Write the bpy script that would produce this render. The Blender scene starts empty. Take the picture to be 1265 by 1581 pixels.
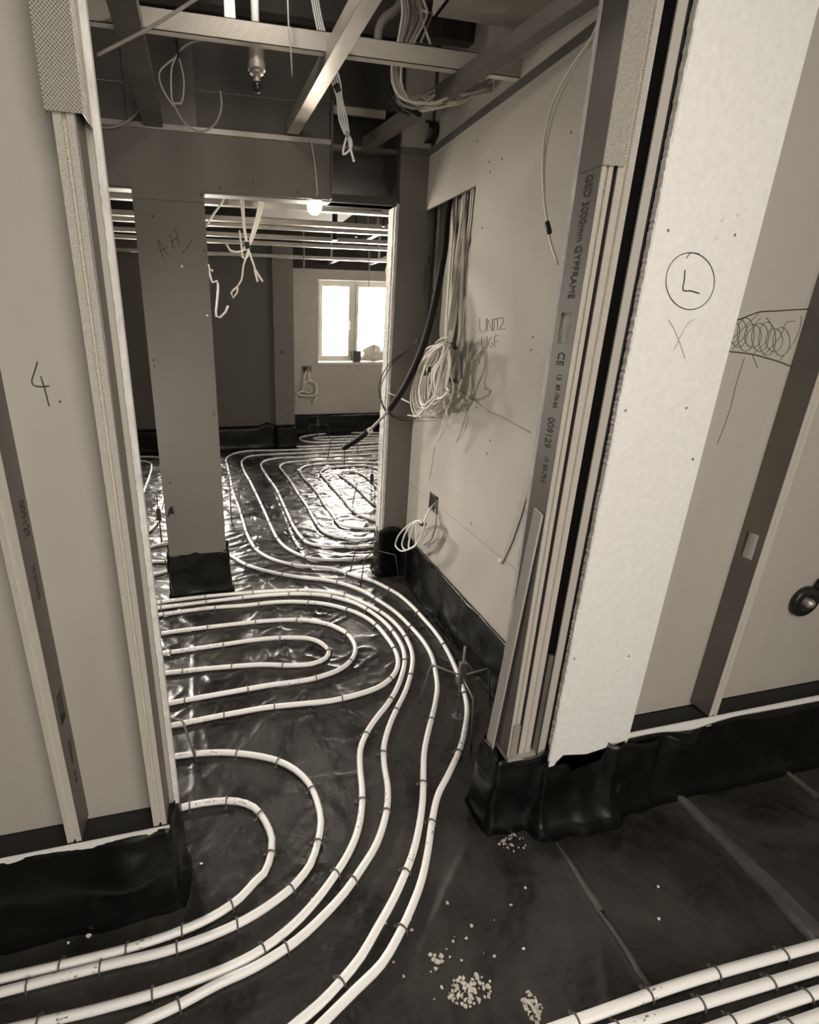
import bpy, math, random
import numpy as np
from mathutils import Vector, Matrix

random.seed(7); RNG = np.random.default_rng(11)
SC = bpy.context.scene
COL = SC.collection
PI = math.pi

# ------------------------------------------------------------------ camera
CAM_H = 1.5
PITCH, YAW, ROLL, FPX, CX, CY = math.radians(18.93), math.radians(-13.38), math.radians(.74), 772., 514., 761.
def _rot(p, y, r):
    cp, sp, c, s, cr, sr = math.cos(p), math.sin(p), math.cos(y), math.sin(y), math.cos(r), math.sin(r)
    A = np.array([[c, s, 0], [-s, c, 0], [0, 0, 1.]]); B = np.array([[1., 0, 0], [0, 0, -1], [0, 1, 0]])
    X = np.array([[1., 0, 0], [0, cp, -sp], [0, sp, cp]]); Z = np.array([[cr, -sr, 0], [sr, cr, 0], [0, 0, 1.]])
    return Z @ X @ B @ A
MR = _rot(PITCH, YAW, ROLL)
cam = bpy.data.cameras.new('camera'); camo = bpy.data.objects.new('camera', cam); COL.objects.link(camo)
cam.sensor_fit = 'HORIZONTAL'; cam.sensor_width = 36.0; cam.lens = FPX * 36 / 1265
cam.shift_x = (632.5 - CX) / 1265; cam.shift_y = -(790.5 - CY) / 1265
cam.clip_start = .02; cam.clip_end = 200
m4 = Matrix.Identity(4)
for i in range(3):
    m4[i][0] = MR[0][i]; m4[i][1] = -MR[1][i]; m4[i][2] = -MR[2][i]
m4[2][3] = CAM_H
camo.matrix_world = m4
SC.camera = camo

# ------------------------------------------------------------------ world, lamps, exposure
SC.view_settings.view_transform = 'Standard'; SC.view_settings.look = 'None'
SC.view_settings.gamma = 1; SC.view_settings.use_curve_mapping = False
SC.view_settings.exposure = 0.0
w = bpy.data.worlds.new('sky'); SC.world = w; w.use_nodes = True
w.node_tree.nodes['Background'].inputs[0].default_value = (1.0, .93, .82, 1)
w.node_tree.nodes['Background'].inputs[1].default_value = 60.0
LT = (1.0, .925, .82)
def area(name, loc, target, sx, sy, energy, spread=PI):
    l = bpy.data.lights.new(name, 'AREA'); l.shape = 'RECTANGLE'; l.size = sx; l.size_y = sy
    l.energy = energy; l.color = LT; l.spread = spread
    o = bpy.data.objects.new(name, l); COL.objects.link(o); o.location = loc
    o.rotation_euler = (Vector(target) - Vector(loc)).to_track_quat('-Z', 'Y').to_euler()
    return o
area('daylight_behind', (.9, -2.3, 1.6), (.5, 1.5, .9), 2.6, 1.3, 66)
area('ceiling_light_near', (.35, -.45, 2.6), (.35, .75, 0), 1.0, .7, 17, 2.3)  # unseen ceiling light near the camera, added to brighten the foreground pipes
area('fill_far_left', (-1.5, 4.9, 2.05), (-.9, 2.6, .2), .5, .4, 45, 1.9)  # unseen area light added for glints on the left far floor
area('fill_far_right', (2.7, 4.3, 1.95), (1.9, 6.7, 1.0), .4, .4, 14)  # unseen area light added to brighten the window wall
def bulb(name, loc, energy, r):
    l = bpy.data.lights.new(name, 'POINT'); l.energy = energy; l.shadow_soft_size = r; l.color = LT
    o = bpy.data.objects.new(name, l); COL.objects.link(o); o.location = loc
area('work_lamp_side_room', (-1.25, 2.47, 1.25), (1.09, 2.25, .55), .18, .18, 8.2, 1.75)
bulb('work_lamp_overhead', (.2, 1.76, 2.50), 3.2, .03)
pl = bpy.data.lights.new('window_portal', 'AREA'); pl.shape = 'RECTANGLE'; pl.size = 1.06; pl.size_y = 1.06
pl.cycles.is_portal = True
po = bpy.data.objects.new('window_portal', pl); COL.objects.link(po); po.location = (1.9, 6.93, 1.485)
po.rotation_euler = (-PI / 2, 0, 0)
pl2 = bpy.data.lights.new('window_portal', 'AREA'); pl2.shape = 'RECTANGLE'; pl2.size = .6; pl2.size_y = 1.74; pl2.cycles.is_portal = True
po2 = bpy.data.objects.new('window_portal', pl2); COL.objects.link(po2); po2.location = (-.32, 6.95, 1.19); po2.rotation_euler = (-PI / 2, 0, 0)

# ------------------------------------------------------------------ measuring helpers (photo pixel -> point on a known plane)
def ray(x, y): return MR.T @ np.array([(x - CX) / FPX, (y - CY) / FPX, 1.])
def fl(x, y, z=0.0):
    d = ray(x, y); return np.array([0, 0, CAM_H]) + d * (z - CAM_H) / d[2]
def atY(x, y, Y):
    d = ray(x, y); return np.array([0, 0, CAM_H]) + d * Y / d[1]
def atX(x, y, X):
    d = ray(x, y); return np.array([0, 0, CAM_H]) + d * X / d[0]

# ------------------------------------------------------------------ materials
def lin(c): return tuple((v / 12.92 if v <= .04045 else ((v + .055) / 1.055) ** 2.4) for v in c)
def tone(v, warm=1.0):
    """sepia-neutral albedo of linear value v"""
    return (v * (1 + .07 * warm), v, v * (1 - .11 * warm), 1)
class N:
    def __init__(s, name):
        s.m = bpy.data.materials.new(name); s.m.use_nodes = True
        s.t = s.m.node_tree; s.b = s.t.nodes['Principled BSDF']
    def n(s, k, **kw):
        q = s.t.nodes.new(k)
        for a, v in kw.items(): setattr(q, a, v)
        return q
    def l(s, a, b): s.t.links.new(a, b)
    def math(s, op, a, b=None):
        q = s.n('ShaderNodeMath', operation=op)
        for i, v in enumerate((a, b)):
            if v is None: continue
            if isinstance(v, (int, float)): q.inputs[i].default_value = v
            else: s.l(v, q.inputs[i])
        return q.outputs[0]
def mat(name, v, rough=.6, metal=0., var=.12, scale=6., bump=0., bscale=60., warm=1., spec=.5, stretch=(1, 1, 1), rvar=0.):
    g = N(name); b = g.b
    tc = g.n('ShaderNodeTexCoord'); mp = g.n('ShaderNodeMapping'); mp.inputs['Scale'].default_value = stretch
    g.l(tc.outputs['Object'], mp.inputs['Vector'])
    nz = g.n('ShaderNodeTexNoise'); nz.inputs['Scale'].default_value = scale; nz.inputs['Detail'].default_value = 6
    nz.inputs['Roughness'].default_value = .6
    g.l(mp.outputs[0], nz.inputs['Vector'])
    cr = g.n('ShaderNodeValToRGB'); cr.color_ramp.elements[0].position = .3; cr.color_ramp.elements[1].position = .7
    cr.color_ramp.elements[0].color = tone(v * (1 - var), warm); cr.color_ramp.elements[1].color = tone(v * (1 + var), warm)
    g.l(nz.outputs['Fac'], cr.inputs[0]); g.l(cr.outputs[0], b.inputs['Base Color'])
    b.inputs['Roughness'].default_value = rough; b.inputs['Metallic'].default_value = metal
    b.inputs['Specular IOR Level'].default_value = spec
    if rvar:
        mr = g.n('ShaderNodeMapRange'); mr.inputs[1].default_value = .3; mr.inputs[2].default_value = .7
        mr.inputs[3].default_value = rough - rvar; mr.inputs[4].default_value = rough + rvar
        g.l(nz.outputs['Fac'], mr.inputs[0]); g.l(mr.outputs[0], b.inputs['Roughness'])
    if bump:
        n2 = g.n('ShaderNodeTexNoise'); n2.inputs['Scale'].default_value = bscale; n2.inputs['Detail'].default_value = 4
        g.l(mp.outputs[0], n2.inputs['Vector'])
        bp = g.n('ShaderNodeBump'); bp.inputs['Strength'].default_value = bump; bp.inputs['Distance'].default_value = .004
        g.l(n2.outputs['Fac'], bp.inputs['Height']); g.l(bp.outputs[0], b.inputs['Normal'])
    return g.m
def knurl(name, v, k=1500., rough=.38, diag=False, dist=.0013):
    """galvanised steel with the pressed-in knurling of studs"""
    g = N(name); b = g.b
    b.inputs['Base Color'].default_value = tone(v); b.inputs['Metallic'].default_value = .15; b.inputs['Roughness'].default_value = rough
    tc = g.n('ShaderNodeTexCoord'); sx = g.n('ShaderNodeSeparateXYZ'); g.l(tc.outputs['Object'], sx.inputs[0])
    a = g.math('ADD', sx.outputs[0], sx.outputs[2]); c = g.math('SUBTRACT', sx.outputs[0], sx.outputs[2])
    h = g.math('SINE', g.math('MULTIPLY', c if diag else a, k))
    h2 = g.math('SINE', g.math('MULTIPLY', a if diag else c, k))
    hh = g.math('ADD', h, g.math('MULTIPLY', h2, .35)) if diag else g.math('MULTIPLY', h, h2)
    bp = g.n('ShaderNodeBump'); bp.inputs['Strength'].default_value = 1.; bp.inputs['Distance'].default_value = dist
    g.l(hh, bp.inputs['Height']); g.l(bp.outputs[0], b.inputs['Normal'])
    nz = g.n('ShaderNodeTexNoise'); nz.inputs['Scale'].default_value = 9; g.l(tc.outputs['Object'], nz.inputs['Vector'])
    mr = g.n('ShaderNodeMapRange'); mr.inputs[3].default_value = rough - .1; mr.inputs[4].default_value = rough + .15
    g.l(nz.outputs['Fac'], mr.inputs[0]); g.l(mr.outputs[0], b.inputs['Roughness'])
    return g.m
def emis(name, c, s):
    g = N(name); g.b.inputs['Base Color'].default_value = (0, 0, 0, 1)
    g.b.inputs['Emission Color'].default_value = (*c, 1); g.b.inputs['Emission Strength'].default_value = s
    return g.m
def pipe_mat():
    g = N('white_pipe'); b = g.b
    uv = g.n('ShaderNodeUVMap'); mp = g.n('ShaderNodeMapping'); mp.inputs['Scale'].default_value = (70, 10, 1)
    g.l(uv.outputs[0], mp.inputs['Vector'])
    nz = g.n('ShaderNodeTexNoise'); nz.inputs['Scale'].default_value = 1; nz.inputs['Detail'].default_value = 3; g.l(mp.outputs[0], nz.inputs['Vector'])
    mp2 = g.n('ShaderNodeMapping'); mp2.inputs['Scale'].default_value = (3, .01, 1); g.l(uv.outputs[0], mp2.inputs['Vector'])
    n2 = g.n('ShaderNodeTexNoise'); n2.inputs['Scale'].default_value = 1; g.l(mp2.outputs[0], n2.inputs['Vector'])
    f = g.math('MULTIPLY', g.math('GREATER_THAN', nz.outputs['Fac'], .62), g.math('GREATER_THAN', n2.outputs['Fac'], .57))
    mx = g.n('ShaderNodeMix', data_type='RGBA'); mx.inputs[6].default_value = tone(.87, .15); mx.inputs[7].default_value = tone(.2)
    g.l(f, mx.inputs[0]); g.l(mx.outputs[2], b.inputs['Base Color'])
    b.inputs['Roughness'].default_value = .32
    return g.m
def film_mat(name, v, rough, dust=0., BUMP=.4, spec=.5):
    """black polythene membrane with dusty smears"""
    g = N(name); b = g.b
    tc = g.n('ShaderNodeTexCoord')
    nz = g.n('ShaderNodeTexNoise'); nz.inputs['Scale'].default_value = 3.2; nz.inputs['Detail'].default_value = 9; nz.inputs['Roughness'].default_value = .68; nz.inputs['Distortion'].default_value = .6
    g.l(tc.outputs['Object'], nz.inputs['Vector'])
    cr = g.n('ShaderNodeValToRGB'); cr.color_ramp.elements[0].position = .38; cr.color_ramp.elements[1].position = .78
    cr.color_ramp.elements[0].color = tone(v); cr.color_ramp.elements[1].color = tone(v + dust)
    g.l(nz.outputs['Fac'], cr.inputs[0]); g.l(cr.outputs[0], b.inputs['Base Color'])
    mr = g.n('ShaderNodeMapRange'); mr.inputs[1].default_value = .35; mr.inputs[2].default_value = .7; mr.inputs[3].default_value = rough - .06; mr.inputs[4].default_value = rough + .14
    g.l(nz.outputs['Fac'], mr.inputs[0]); g.l(mr.outputs[0], b.inputs['Roughness'])
    n2 = g.n('ShaderNodeTexNoise'); n2.inputs['Scale'].default_value = 38; n2.inputs['Detail'].default_value = 5; g.l(tc.outputs['Object'], n2.inputs['Vector'])
    bp = g.n('ShaderNodeBump'); bp.inputs['Strength'].default_value = BUMP; bp.inputs['Distance'].default_value = .004
    g.l(n2.outputs['Fac'], bp.inputs['Height']); g.l(bp.outputs[0], b.inputs['Normal'])
    b.inputs['Specular IOR Level'].default_value = spec
    return g.m
M = dict(
    film=film_mat('black_polythene_floor', .011, .27, .042),
    filmd=film_mat('dusty_polythene', .04, .38, .10),
    skirt=film_mat('black_polythene_skirt', .004, .25, .003, .12, .27),
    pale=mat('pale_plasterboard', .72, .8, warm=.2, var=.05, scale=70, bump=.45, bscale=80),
    midboard=mat('shaded_side_plasterboard', .168, .85, var=.05, scale=4, bump=.06, bscale=80),  # the grey plasterboard again, with the middle wall's shade put into its colour
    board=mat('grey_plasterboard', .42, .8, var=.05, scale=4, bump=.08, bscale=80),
    back=mat('plasterboard_back_paper', .36, .75, var=.07, scale=2.5, stretch=(1.5, 1, .5)),
    dim=mat('shade_dark_plasterboard', .11, .85, var=.06, scale=3),  # same plasterboard for void and far left, darkened to carry their shade
    edge=mat('gypsum_edge', .62, .9, warm=.4, var=.22, scale=30, bump=.5, bscale=140, stretch=(1, 1, .4)),
    gap=mat('recess_shade', .012, .8),  # near-black colour standing for the shade inside gaps and hollows
    steel=mat('galvanised_steel', .42, .42, .5, var=.18, scale=8, rvar=.1),
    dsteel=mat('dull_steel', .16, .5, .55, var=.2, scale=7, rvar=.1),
    kn=knurl('knurled_steel', .88), kn2=knurl('knurled_steel_sleeve', .88, 1100., .34, True, .0032),
    web=mat('steel_web', .15, .5, .5, var=.12, scale=6),
    cable=mat('pale_cable', .66, .5, var=.08, scale=20),
    gcable=mat('grey_cable', .30, .5, var=.1, scale=20),
    bcable=mat('black_cable', .008, .6, spec=.25),
    tape=mat('black_tape', .015, .6),
    white=mat('white_plastic', .75, .4, warm=.2, var=.03),
    ink=mat('pencil_ink', .035, .8, var=.1), pencil=mat('pencil_grey', .10, .8), faint=mat('faint_pencil', .2, .8), smudge=mat('smudged_pencil', .42, .8),
    pipe=pipe_mat(), clip=mat('grey_clip', .10, .5, var=.2, scale=40),
    wire=mat('rod_steel', .10, .45, .4), wirel=mat('rod_steel_pale', .24, .45, .4),
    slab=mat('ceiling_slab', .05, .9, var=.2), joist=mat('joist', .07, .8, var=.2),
    frame=mat('window_frame', .62, .4, var=.05), pot=mat('dark_pot', .05, .5), bag=mat('clear_bag', .7, .3, var=.1),
    brass=mat('brass_fitting', .42, .42, .7, var=.2, scale=20), stain=mat('plaster_stain', .42, .9, var=.35, scale=60),
    plaster=mat('filler', .72, .9, warm=.2), blackp=mat('black_collar', .012, .35), box=mat('shaded_recess_board', .07, .85), screw=mat('screw_head', .10, .5, .4),  # box: recess boards blackened so the hollow's shade sits in their colour
    globe=emis('lamp_globe_glow', (1.0, .9, .76), 200.),
)

# ------------------------------------------------------------------ mesh helpers
LOC = {}
def sub(a, b): return (a[0] - b[0], a[1] - b[1], a[2] - b[2])
class MB:
    def __init__(s): s.v = []; s.f = []; s.uv = []; s.sm = []
    def add(s, vs, fs, smooth=False, uvs=None):
        o = len(s.v); s.v += [tuple(map(float, q)) for q in vs]
        for i, f in enumerate(fs):
            s.f.append(tuple(o + j for j in f)); s.sm.append(smooth); s.uv.append(uvs[i] if uvs else [(0, 0)] * len(f))
        return s
    def box(s, x0, x1, y0, y1, z0, z1):
        vs = [(x, y, z) for x in (x0, x1) for y in (y0, y1) for z in (z0, z1)]
        return s.add(vs, [(0, 1, 3, 2), (4, 6, 7, 5), (0, 4, 5, 1), (2, 3, 7, 6), (0, 2, 6, 4), (1, 5, 7, 3)])
    def prism(s, pts, d):
        """planar polygon pts swept by vector d"""
        n = len(pts); p = [tuple(q) for q in pts]; q = [(a[0] + d[0], a[1] + d[1], a[2] + d[2]) for a in p]
        return s.add(p + q, [tuple(range(n))[::-1], tuple(range(n, 2 * n))] + [(i, (i + 1) % n, n + (i + 1) % n, n + i) for i in range(n)])
    def beam(s, a, b, wd, h, up=(0, 0, 1)):
        a = Vector(a); b = Vector(b); t = (b - a).normalized(); sd = t.cross(Vector(up)).normalized() * wd / 2; u = sd.cross(t).normalized() * h / 2
        vs = [c + i * sd + j * u for c in (a, b) for i, j in ((-1, -1), (1, -1), (1, 1), (-1, 1))]
        return s.add(vs, [(0, 1, 2, 3), (7, 6, 5, 4), (0, 4, 5, 1), (1, 5, 6, 2), (2, 6, 7, 3), (3, 7, 4, 0)])
    def channel(s, a, b, wd, h, t=.002, up=(0, 0, 1)):
        """open U channel (opens upward) from a to b, a and b on the centre of its base"""
        a = Vector(a); b = Vector(b); d = (b - a).normalized(); sd = d.cross(Vector(up)).normalized(); u = sd.cross(d).normalized()
        for ox, oz, ww, hh in ((0, 0, wd, t), (-wd / 2, h / 2, t, h), (wd / 2, h / 2, t, h), (-wd / 2 + .006, h, .012, t), (wd / 2 - .006, h, .012, t)):
            o = sd * ox + u * oz; s.beam(a + o, b + o, ww, hh, up)
        return s
    def sheet(s, prof, t, z0, z1):
        """open 2-D profile (x, y) given thickness t, swept from z0 to z1"""
        P = [Vector(p) for p in prof]; n = len(P); L = []; R = []
        for i in range(n):
            d = Vector((0, 0))
            nn = []
            if i > 0: e = (P[i] - P[i - 1]).normalized(); nn.append(Vector((-e.y, e.x)))
            if i < n - 1: e = (P[i + 1] - P[i]).normalized(); nn.append(Vector((-e.y, e.x)))
            m = sum(nn, Vector((0, 0))).normalized(); k = 1 / max(.4, m.dot(nn[0]))
            L.append(P[i] + m * t / 2 * k); R.append(P[i] - m * t / 2 * k)
        ring = L + R[::-1]; k = len(ring)
        vs = [(p.x, p.y, z) for z in (z0, z1) for p in ring]
        fs = [(i, (i + 1) % k, k + (i + 1) % k, k + i) for i in range(k)]
        fs += [(i, i + 1, k - 2 - i, k - 1 - i)[::-1] for i in range(n - 1)] + [(k + i, k + i + 1, 2 * k - 2 - i, 2 * k - 1 - i) for i in range(n - 1)]
        return s.add(vs, fs)
    def tube(s, pts, r, n=8, closed=False, cap=True):
        P = [Vector(p) for p in pts]; m = len(P); rr = r if hasattr(r, '__len__') else [r] * m
        vs = []; ln = [0.]
        for i in range(1, m): ln.append(ln[-1] + (P[i] - P[i - 1]).length)
        tg = [((P[(i + 1) % m] - P[i - 1]) if closed else (P[min(i + 1, m - 1)] - P[max(i - 1, 0)])).normalized() for i in range(m)]
        u = tg[0].cross(Vector((0, 0, 1)))
        if u.length < .1: u = tg[0].cross(Vector((1, 0, 0)))
        u.normalize()
        for i in range(m):
            u = (u - tg[i] * u.dot(tg[i])).normalized(); q = tg[i].cross(u)
            for k in range(n):
                a = 2 * PI * k / n; vs.append(P[i] + (u * math.cos(a) + q * math.sin(a)) * rr[i])
        fs = []; uv = []
        for i in range(m if closed else m - 1):
            j = (i + 1) % m; l1 = ln[j] if j else ln[-1] + (P[0] - P[-1]).length
            for k in range(n):
                k2 = (k + 1) % n
                fs.append((i * n + k, i * n + k2, j * n + k2, j * n + k)); uv.append([(ln[i], k / n), (ln[i], (k + 1) / n), (l1, (k + 1) / n), (l1, k / n)])
        s.add(vs, fs, True, uv)
        if cap and not closed:
            o = len(s.v) - m * n
            s.f += [tuple(o + k for k in range(n))[::-1], tuple(o + (m - 1) * n + k for k in range(n))]; s.sm += [False, False]; s.uv += [[(0, 0)] * n] * 2
        return s
    def lathe(s, c, prof, n=20, axis=(0, 0, 1), smooth=True):
        A = Vector(axis).normalized(); u = A.orthogonal().normalized(); q = A.cross(u); c = Vector(c); vs = []; m = len(prof)
        for r, h in prof:
            for k in range(n):
                a = 2 * PI * k / n; vs.append(c + A * h + (u * math.cos(a) + q * math.sin(a)) * max(r, .0001))
        fs = [(i * n + k, i * n + (k + 1) % n, (i + 1) * n + (k + 1) % n, (i + 1) * n + k) for i in range(m - 1) for k in range(n)]
        return s.add(vs, fs, smooth)
    def grid(s, fn, nu, nv, smooth=True):
        vs = [fn(i / nu, j / nv) for j in range(nv + 1) for i in range(nu + 1)]
        return s.add(vs, [(j * (nu + 1) + i, j * (nu + 1) + i + 1, (j + 1) * (nu + 1) + i + 1, (j + 1) * (nu + 1) + i) for j in range(nv) for i in range(nu)], smooth)
    def build(s, name, m, parent=None, origin=None, solid=0.):
        if parent is not None: origin = LOC[parent.name]
        elif origin is None:
            a = np.array(s.v); lo = a.min(0); hi = a.max(0); origin = ((lo[0] + hi[0]) / 2, (lo[1] + hi[1]) / 2, lo[2])
        origin = tuple(float(q) for q in origin)
        me = bpy.data.meshes.new(name); me.from_pydata([sub(q, origin) for q in s.v], [], s.f)
        me.polygons.foreach_set('use_smooth', s.sm)
        ul = me.uv_layers.new(name='UVMap'); ul.data.foreach_set('uv', [c for f in s.uv for t in f for c in t])
        me.materials.append(M[m] if isinstance(m, str) else m); me.update()
        return link(name, me, parent, origin, solid)
def link(name, me, parent, origin, solid=0.):
    o = bpy.data.objects.new(name, me); COL.objects.link(o); LOC[o.name] = origin
    if parent is not None: o.parent = parent
    else: o.location = origin
    if solid:
        md = o.modifiers.new('thickness', 'SOLIDIFY'); md.thickness = solid; md.offset = 0
    return o
def tag(o, label, cat, group=None):
    o['label'] = label; o['category'] = cat
    if group: o['group'] = group
    return o
def thing(name, label, cat, loc, group=None):
    o = bpy.data.objects.new(name, None); COL.objects.link(o); o.location = tuple(map(float, loc)); o.empty_display_size = .05
    LOC[o.name] = tuple(map(float, loc)); return tag(o, label, cat, group)
def struct(o): o['kind'] = 'structure'; return o
def boxs(name, m, *b, parent=None):
    q = MB()
    for e in b: q.box(*e)
    o = q.build(name, m, parent)
    return o if parent else struct(o)
def spline(pts, step=.02, closed=False):
    P = [np.array(p, float) for p in pts]; n = len(P); out = []
    g = (lambda i: P[i % n]) if closed else (lambda i: P[0] * 2 - P[1] if i < 0 else (P[-1] * 2 - P[-2] if i >= n else P[i]))
    for i in range(n if closed else n - 1):
        a, b, c, d = g(i - 1), g(i), g(i + 1), g(i + 2)
        k = max(1, int(np.linalg.norm(c - b) / step))
        t1 = max(1e-6, np.linalg.norm(b - a)) ** .5; t2 = max(1e-6, np.linalg.norm(c - b)) ** .5; t3 = max(1e-6, np.linalg.norm(d - c)) ** .5
        m1 = ((b - a) / t1 - (c - a) / (t1 + t2) + (c - b) / t2) * t2
        m2 = ((c - b) / t2 - (d - b) / (t2 + t3) + (d - c) / t3) * t2
        for j in range(k):
            t = j / k
            out.append((2 * t**3 - 3 * t**2 + 1) * b + (t**3 - 2 * t**2 + t) * m1 + (-2 * t**3 + 3 * t**2) * c + (t**3 - t**2) * m2)
    if not closed: out.append(P[-1])
    return out
def text_mesh(body, size, mtx, parent, m='ink', name='printed_mark', thick=.0):
    cu = bpy.data.curves.new('txt', 'FONT'); cu.body = body; cu.size = size; cu.extrude = .0003
    o = bpy.data.objects.new('txt', cu); COL.objects.link(o)
    dg = bpy.context.evaluated_depsgraph_get(); me = bpy.data.meshes.new_from_object(o.evaluated_get(dg))
    bpy.data.objects.remove(o); bpy.data.curves.remove(cu)
    sx = Matrix.Identity(4); sx[0][0] = .74; me.transform(sx); me.transform(mtx); me.transform(Matrix.Translation(-Vector(LOC[parent.name]))); me.materials.clear(); me.materials.append(M[m])
    return link(name, me, parent, LOC[parent.name])
def hand(strokes, fn, r, parent, m='ink', name='handwriting'):
    q = MB()
    for st in strokes: q.tube(spline([fn(*p) for p in st], .006), r, 5)
    return q.build(name, m, parent)

# value noise -------------------------------------------------------
def vnoise(x, y, seed):
    xi = np.floor(x).astype(int); yi = np.floor(y).astype(int); fx = x - xi; fy = y - yi
    fx = fx * fx * (3 - 2 * fx); fy = fy * fy * (3 - 2 * fy)
    def h(a, b):
        n = (a * 374761393 + b * 668265263 + seed * 974711) & 0x7fffffff
        n = ((n ^ (n >> 13)) * 1274126177) & 0x7fffffff
        return ((n ^ (n >> 16)) & 0xffff) / 65535.
    return (h(xi, yi) * (1 - fx) + h(xi + 1, yi) * fx) * (1 - fy) + (h(xi, yi + 1) * (1 - fx) + h(xi + 1, yi + 1) * fx) * fy

# ================================================================== SETTING
# ---------------- floor: wrinkled black membrane
def seg_dist(X, Y, a, b):
    d = np.array(b) - np.array(a); L = np.hypot(*d); t = np.clip(((X - a[0]) * d[0] + (Y - a[1]) * d[1]) / L**2, 0, 1)
    return np.hypot(X - a[0] - t * d[0], Y - a[1] - t * d[1]), ((X - a[0]) * d[1] - (Y - a[1]) * d[0]) / L, t
CREASES = [((855, 1300), (925, 1410)), ((925, 1410), (942, 1570)), ((925, 1410), (1005, 1535)), ((975, 1232), (955, 1320)), ((985, 1232), (975, 1262)), ((720, 1310), (650, 1470)),
           ((1195, 1180), (1265, 1238)), ((424, 935), (440, 990)), ((440, 990), (520, 1205)), ((300, 965), (300, 1240)), ((545, 935), (470, 985)),
           ((600, 975), (575, 985)), ((470, 1205), (560, 1195)), ((400, 890), (440, 925)), ((395, 690), (450, 830)), ((450, 830), (480, 880)), ((1060, 1400), (1120, 1340))]
def floor_height(X, Y):
    far = np.clip((Y - 2.3) / .8, 0, 1)
    h = (vnoise(X * 5, Y * 5, 1) - .5) * .004 + (vnoise(X * 14, Y * 14, 2) - .5) * .0022
    wx = X + .10 * vnoise(X * 4, Y * 4, 5); wy = Y + .14 * vnoise(X * 5, Y * 5, 6)
    r1 = 1 - np.abs(2 * vnoise(wx * 5, wy * 15, 3) - 1); r2 = 1 - np.abs(2 * vnoise(wx * 11 + wy * 3, wy * 26, 4) - 1)
    mid = np.clip((Y - 1.25) / .5, 0, 1)
    n1 = 1 - np.abs(2 * vnoise(wx * 7 + wy * 5, wy * 9 - wx * 6, 8) - 1); n2 = 1 - np.abs(2 * vnoise(wx * 15 - wy * 9, wy * 13 + wx * 9, 9) - 1)
    h = h + far * (r1**3 * .008 + r2**3 * .0055) + (1 - far) * (.35 + .65 * mid) * (n1**6 * .006 + n2**5 * .003)
    for i, (p, q) in enumerate(CREASES):
        a, b = fl(*p)[:2], fl(*q)[:2]; d, s, t = seg_dist(X, Y, a, b); h = h + .0045 * np.exp(-((d + .008 * (vnoise(X * 18, Y * 18, 20 + i) - .5)) / .008)**2) * (.4 + 1.1 * vnoise(X * 9, Y * 9, 40 + i))
    a, b = fl(1030, 1215)[:2], fl(1255, 1455)[:2]
    d, s, t = seg_dist(X, Y, a, b); side = np.clip(-s / .012 + .5, 0, 1) if True else 0
    inside = (t > 0) & (t < 1)
    h = h + np.where(inside & (np.abs(s) < .5), .006 * np.exp(-(np.maximum(s * SEAM, 0) / .006)**2) * np.exp(-np.maximum(-s * SEAM, 0) / .05), 0)
    return h
SEAM = 1.0
def floor_patch(name, xs, ys):
    X, Y = np.meshgrid(xs, ys); Z = floor_height(X, Y); nx, ny = len(xs), len(ys)
    v = np.stack([X, Y, Z], -1).reshape(-1, 3)
    i = np.arange(nx * ny).reshape(ny, nx); q = np.stack([i[:-1, :-1], i[:-1, 1:], i[1:, 1:], i[1:, :-1]], -1).reshape(-1, 4)
    me = bpy.data.meshes.new(name); me.vertices.add(len(v)); me.vertices.foreach_set('co', v.ravel())
    me.loops.add(q.size); me.loops.foreach_set('vertex_index', q.ravel()); me.polygons.add(len(q))
    me.polygons.foreach_set('loop_start', np.arange(len(q)) * 4); me.polygons.foreach_set('use_smooth', np.ones(len(q), bool))
    me.update(calc_edges=True); me.validate(); me.materials.append(M['film'])
    return me
def stepped(*seg):
    out = []
    for a, b, s in seg: out += list(np.linspace(a, b, max(2, int(round((b - a) / s))), endpoint=False))
    return np.array(out + [seg[-1][1]])
me = floor_patch('floor', stepped((-3, -.9, .15), (-.9, 2.0, .010), (2.0, 3.3, .04)), stepped((-2.9, .3, .2), (.3, 3.0, .010), (3.0, 7.0, .014)))
floor = struct(link('floor', me, None, (0, 0, 0)))

# ---------------- shell
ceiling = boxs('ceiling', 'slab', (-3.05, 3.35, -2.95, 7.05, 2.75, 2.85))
boxs('wall_left', 'board', (-3.1, -3.0, -2.95, 7.05, -.02, 2.75))
boxs('wall_right_outer', 'board', (3.3, 3.4, -2.95, 7.05, -.02, 2.75))
boxs('wall_rear', 'board', (-3.0, 3.3, -3.0, -2.9, -.02, 2.75))
for k, y in enumerate((.5, 1.15, 1.75, 2.35, 3.1, 3.9, 4.7, 5.5, 6.3)):
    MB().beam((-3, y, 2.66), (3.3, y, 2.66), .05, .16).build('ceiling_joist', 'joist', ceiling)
# far (window) wall with its hole
WX0, WX1, WZ0, WZ1, FY = 1.378, 2.42, .967, 2.004, 6.75
farwall = boxs('wall_far', 'board', (.94, WX0, FY, FY + .1, .27, 2.124), (WX1, 3.3, FY, FY + .1, .27, 2.124), (WX0, WX1, FY, FY + .1, .27, WZ0), (WX0, WX1, FY, FY + .1, WZ1, 2.124))
DX0, DX1, DZ0, DZ1 = -.62, -.02, .32, 2.06
boxs('wall_far_core', 'slab', (-3.0, DX0, 6.16, 7.05, -.02, 2.75), (DX1, .722, 6.16, 7.05, -.02, 2.75), (DX0, DX1, 6.16, 7.05, DZ1, 2.75), (DX0, DX1, 6.16, 7.05, -.02, DZ0), (.722, WX0, FY + .1, 7.05, -.02, 2.75), (WX1, 3.3, FY + .1, 7.05, -.02, 2.75), (WX0, WX1, FY + .1, 7.05, -.02, WZ0), (WX0, WX1, FY + .1, 7.05, WZ1, 2.75))
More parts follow.
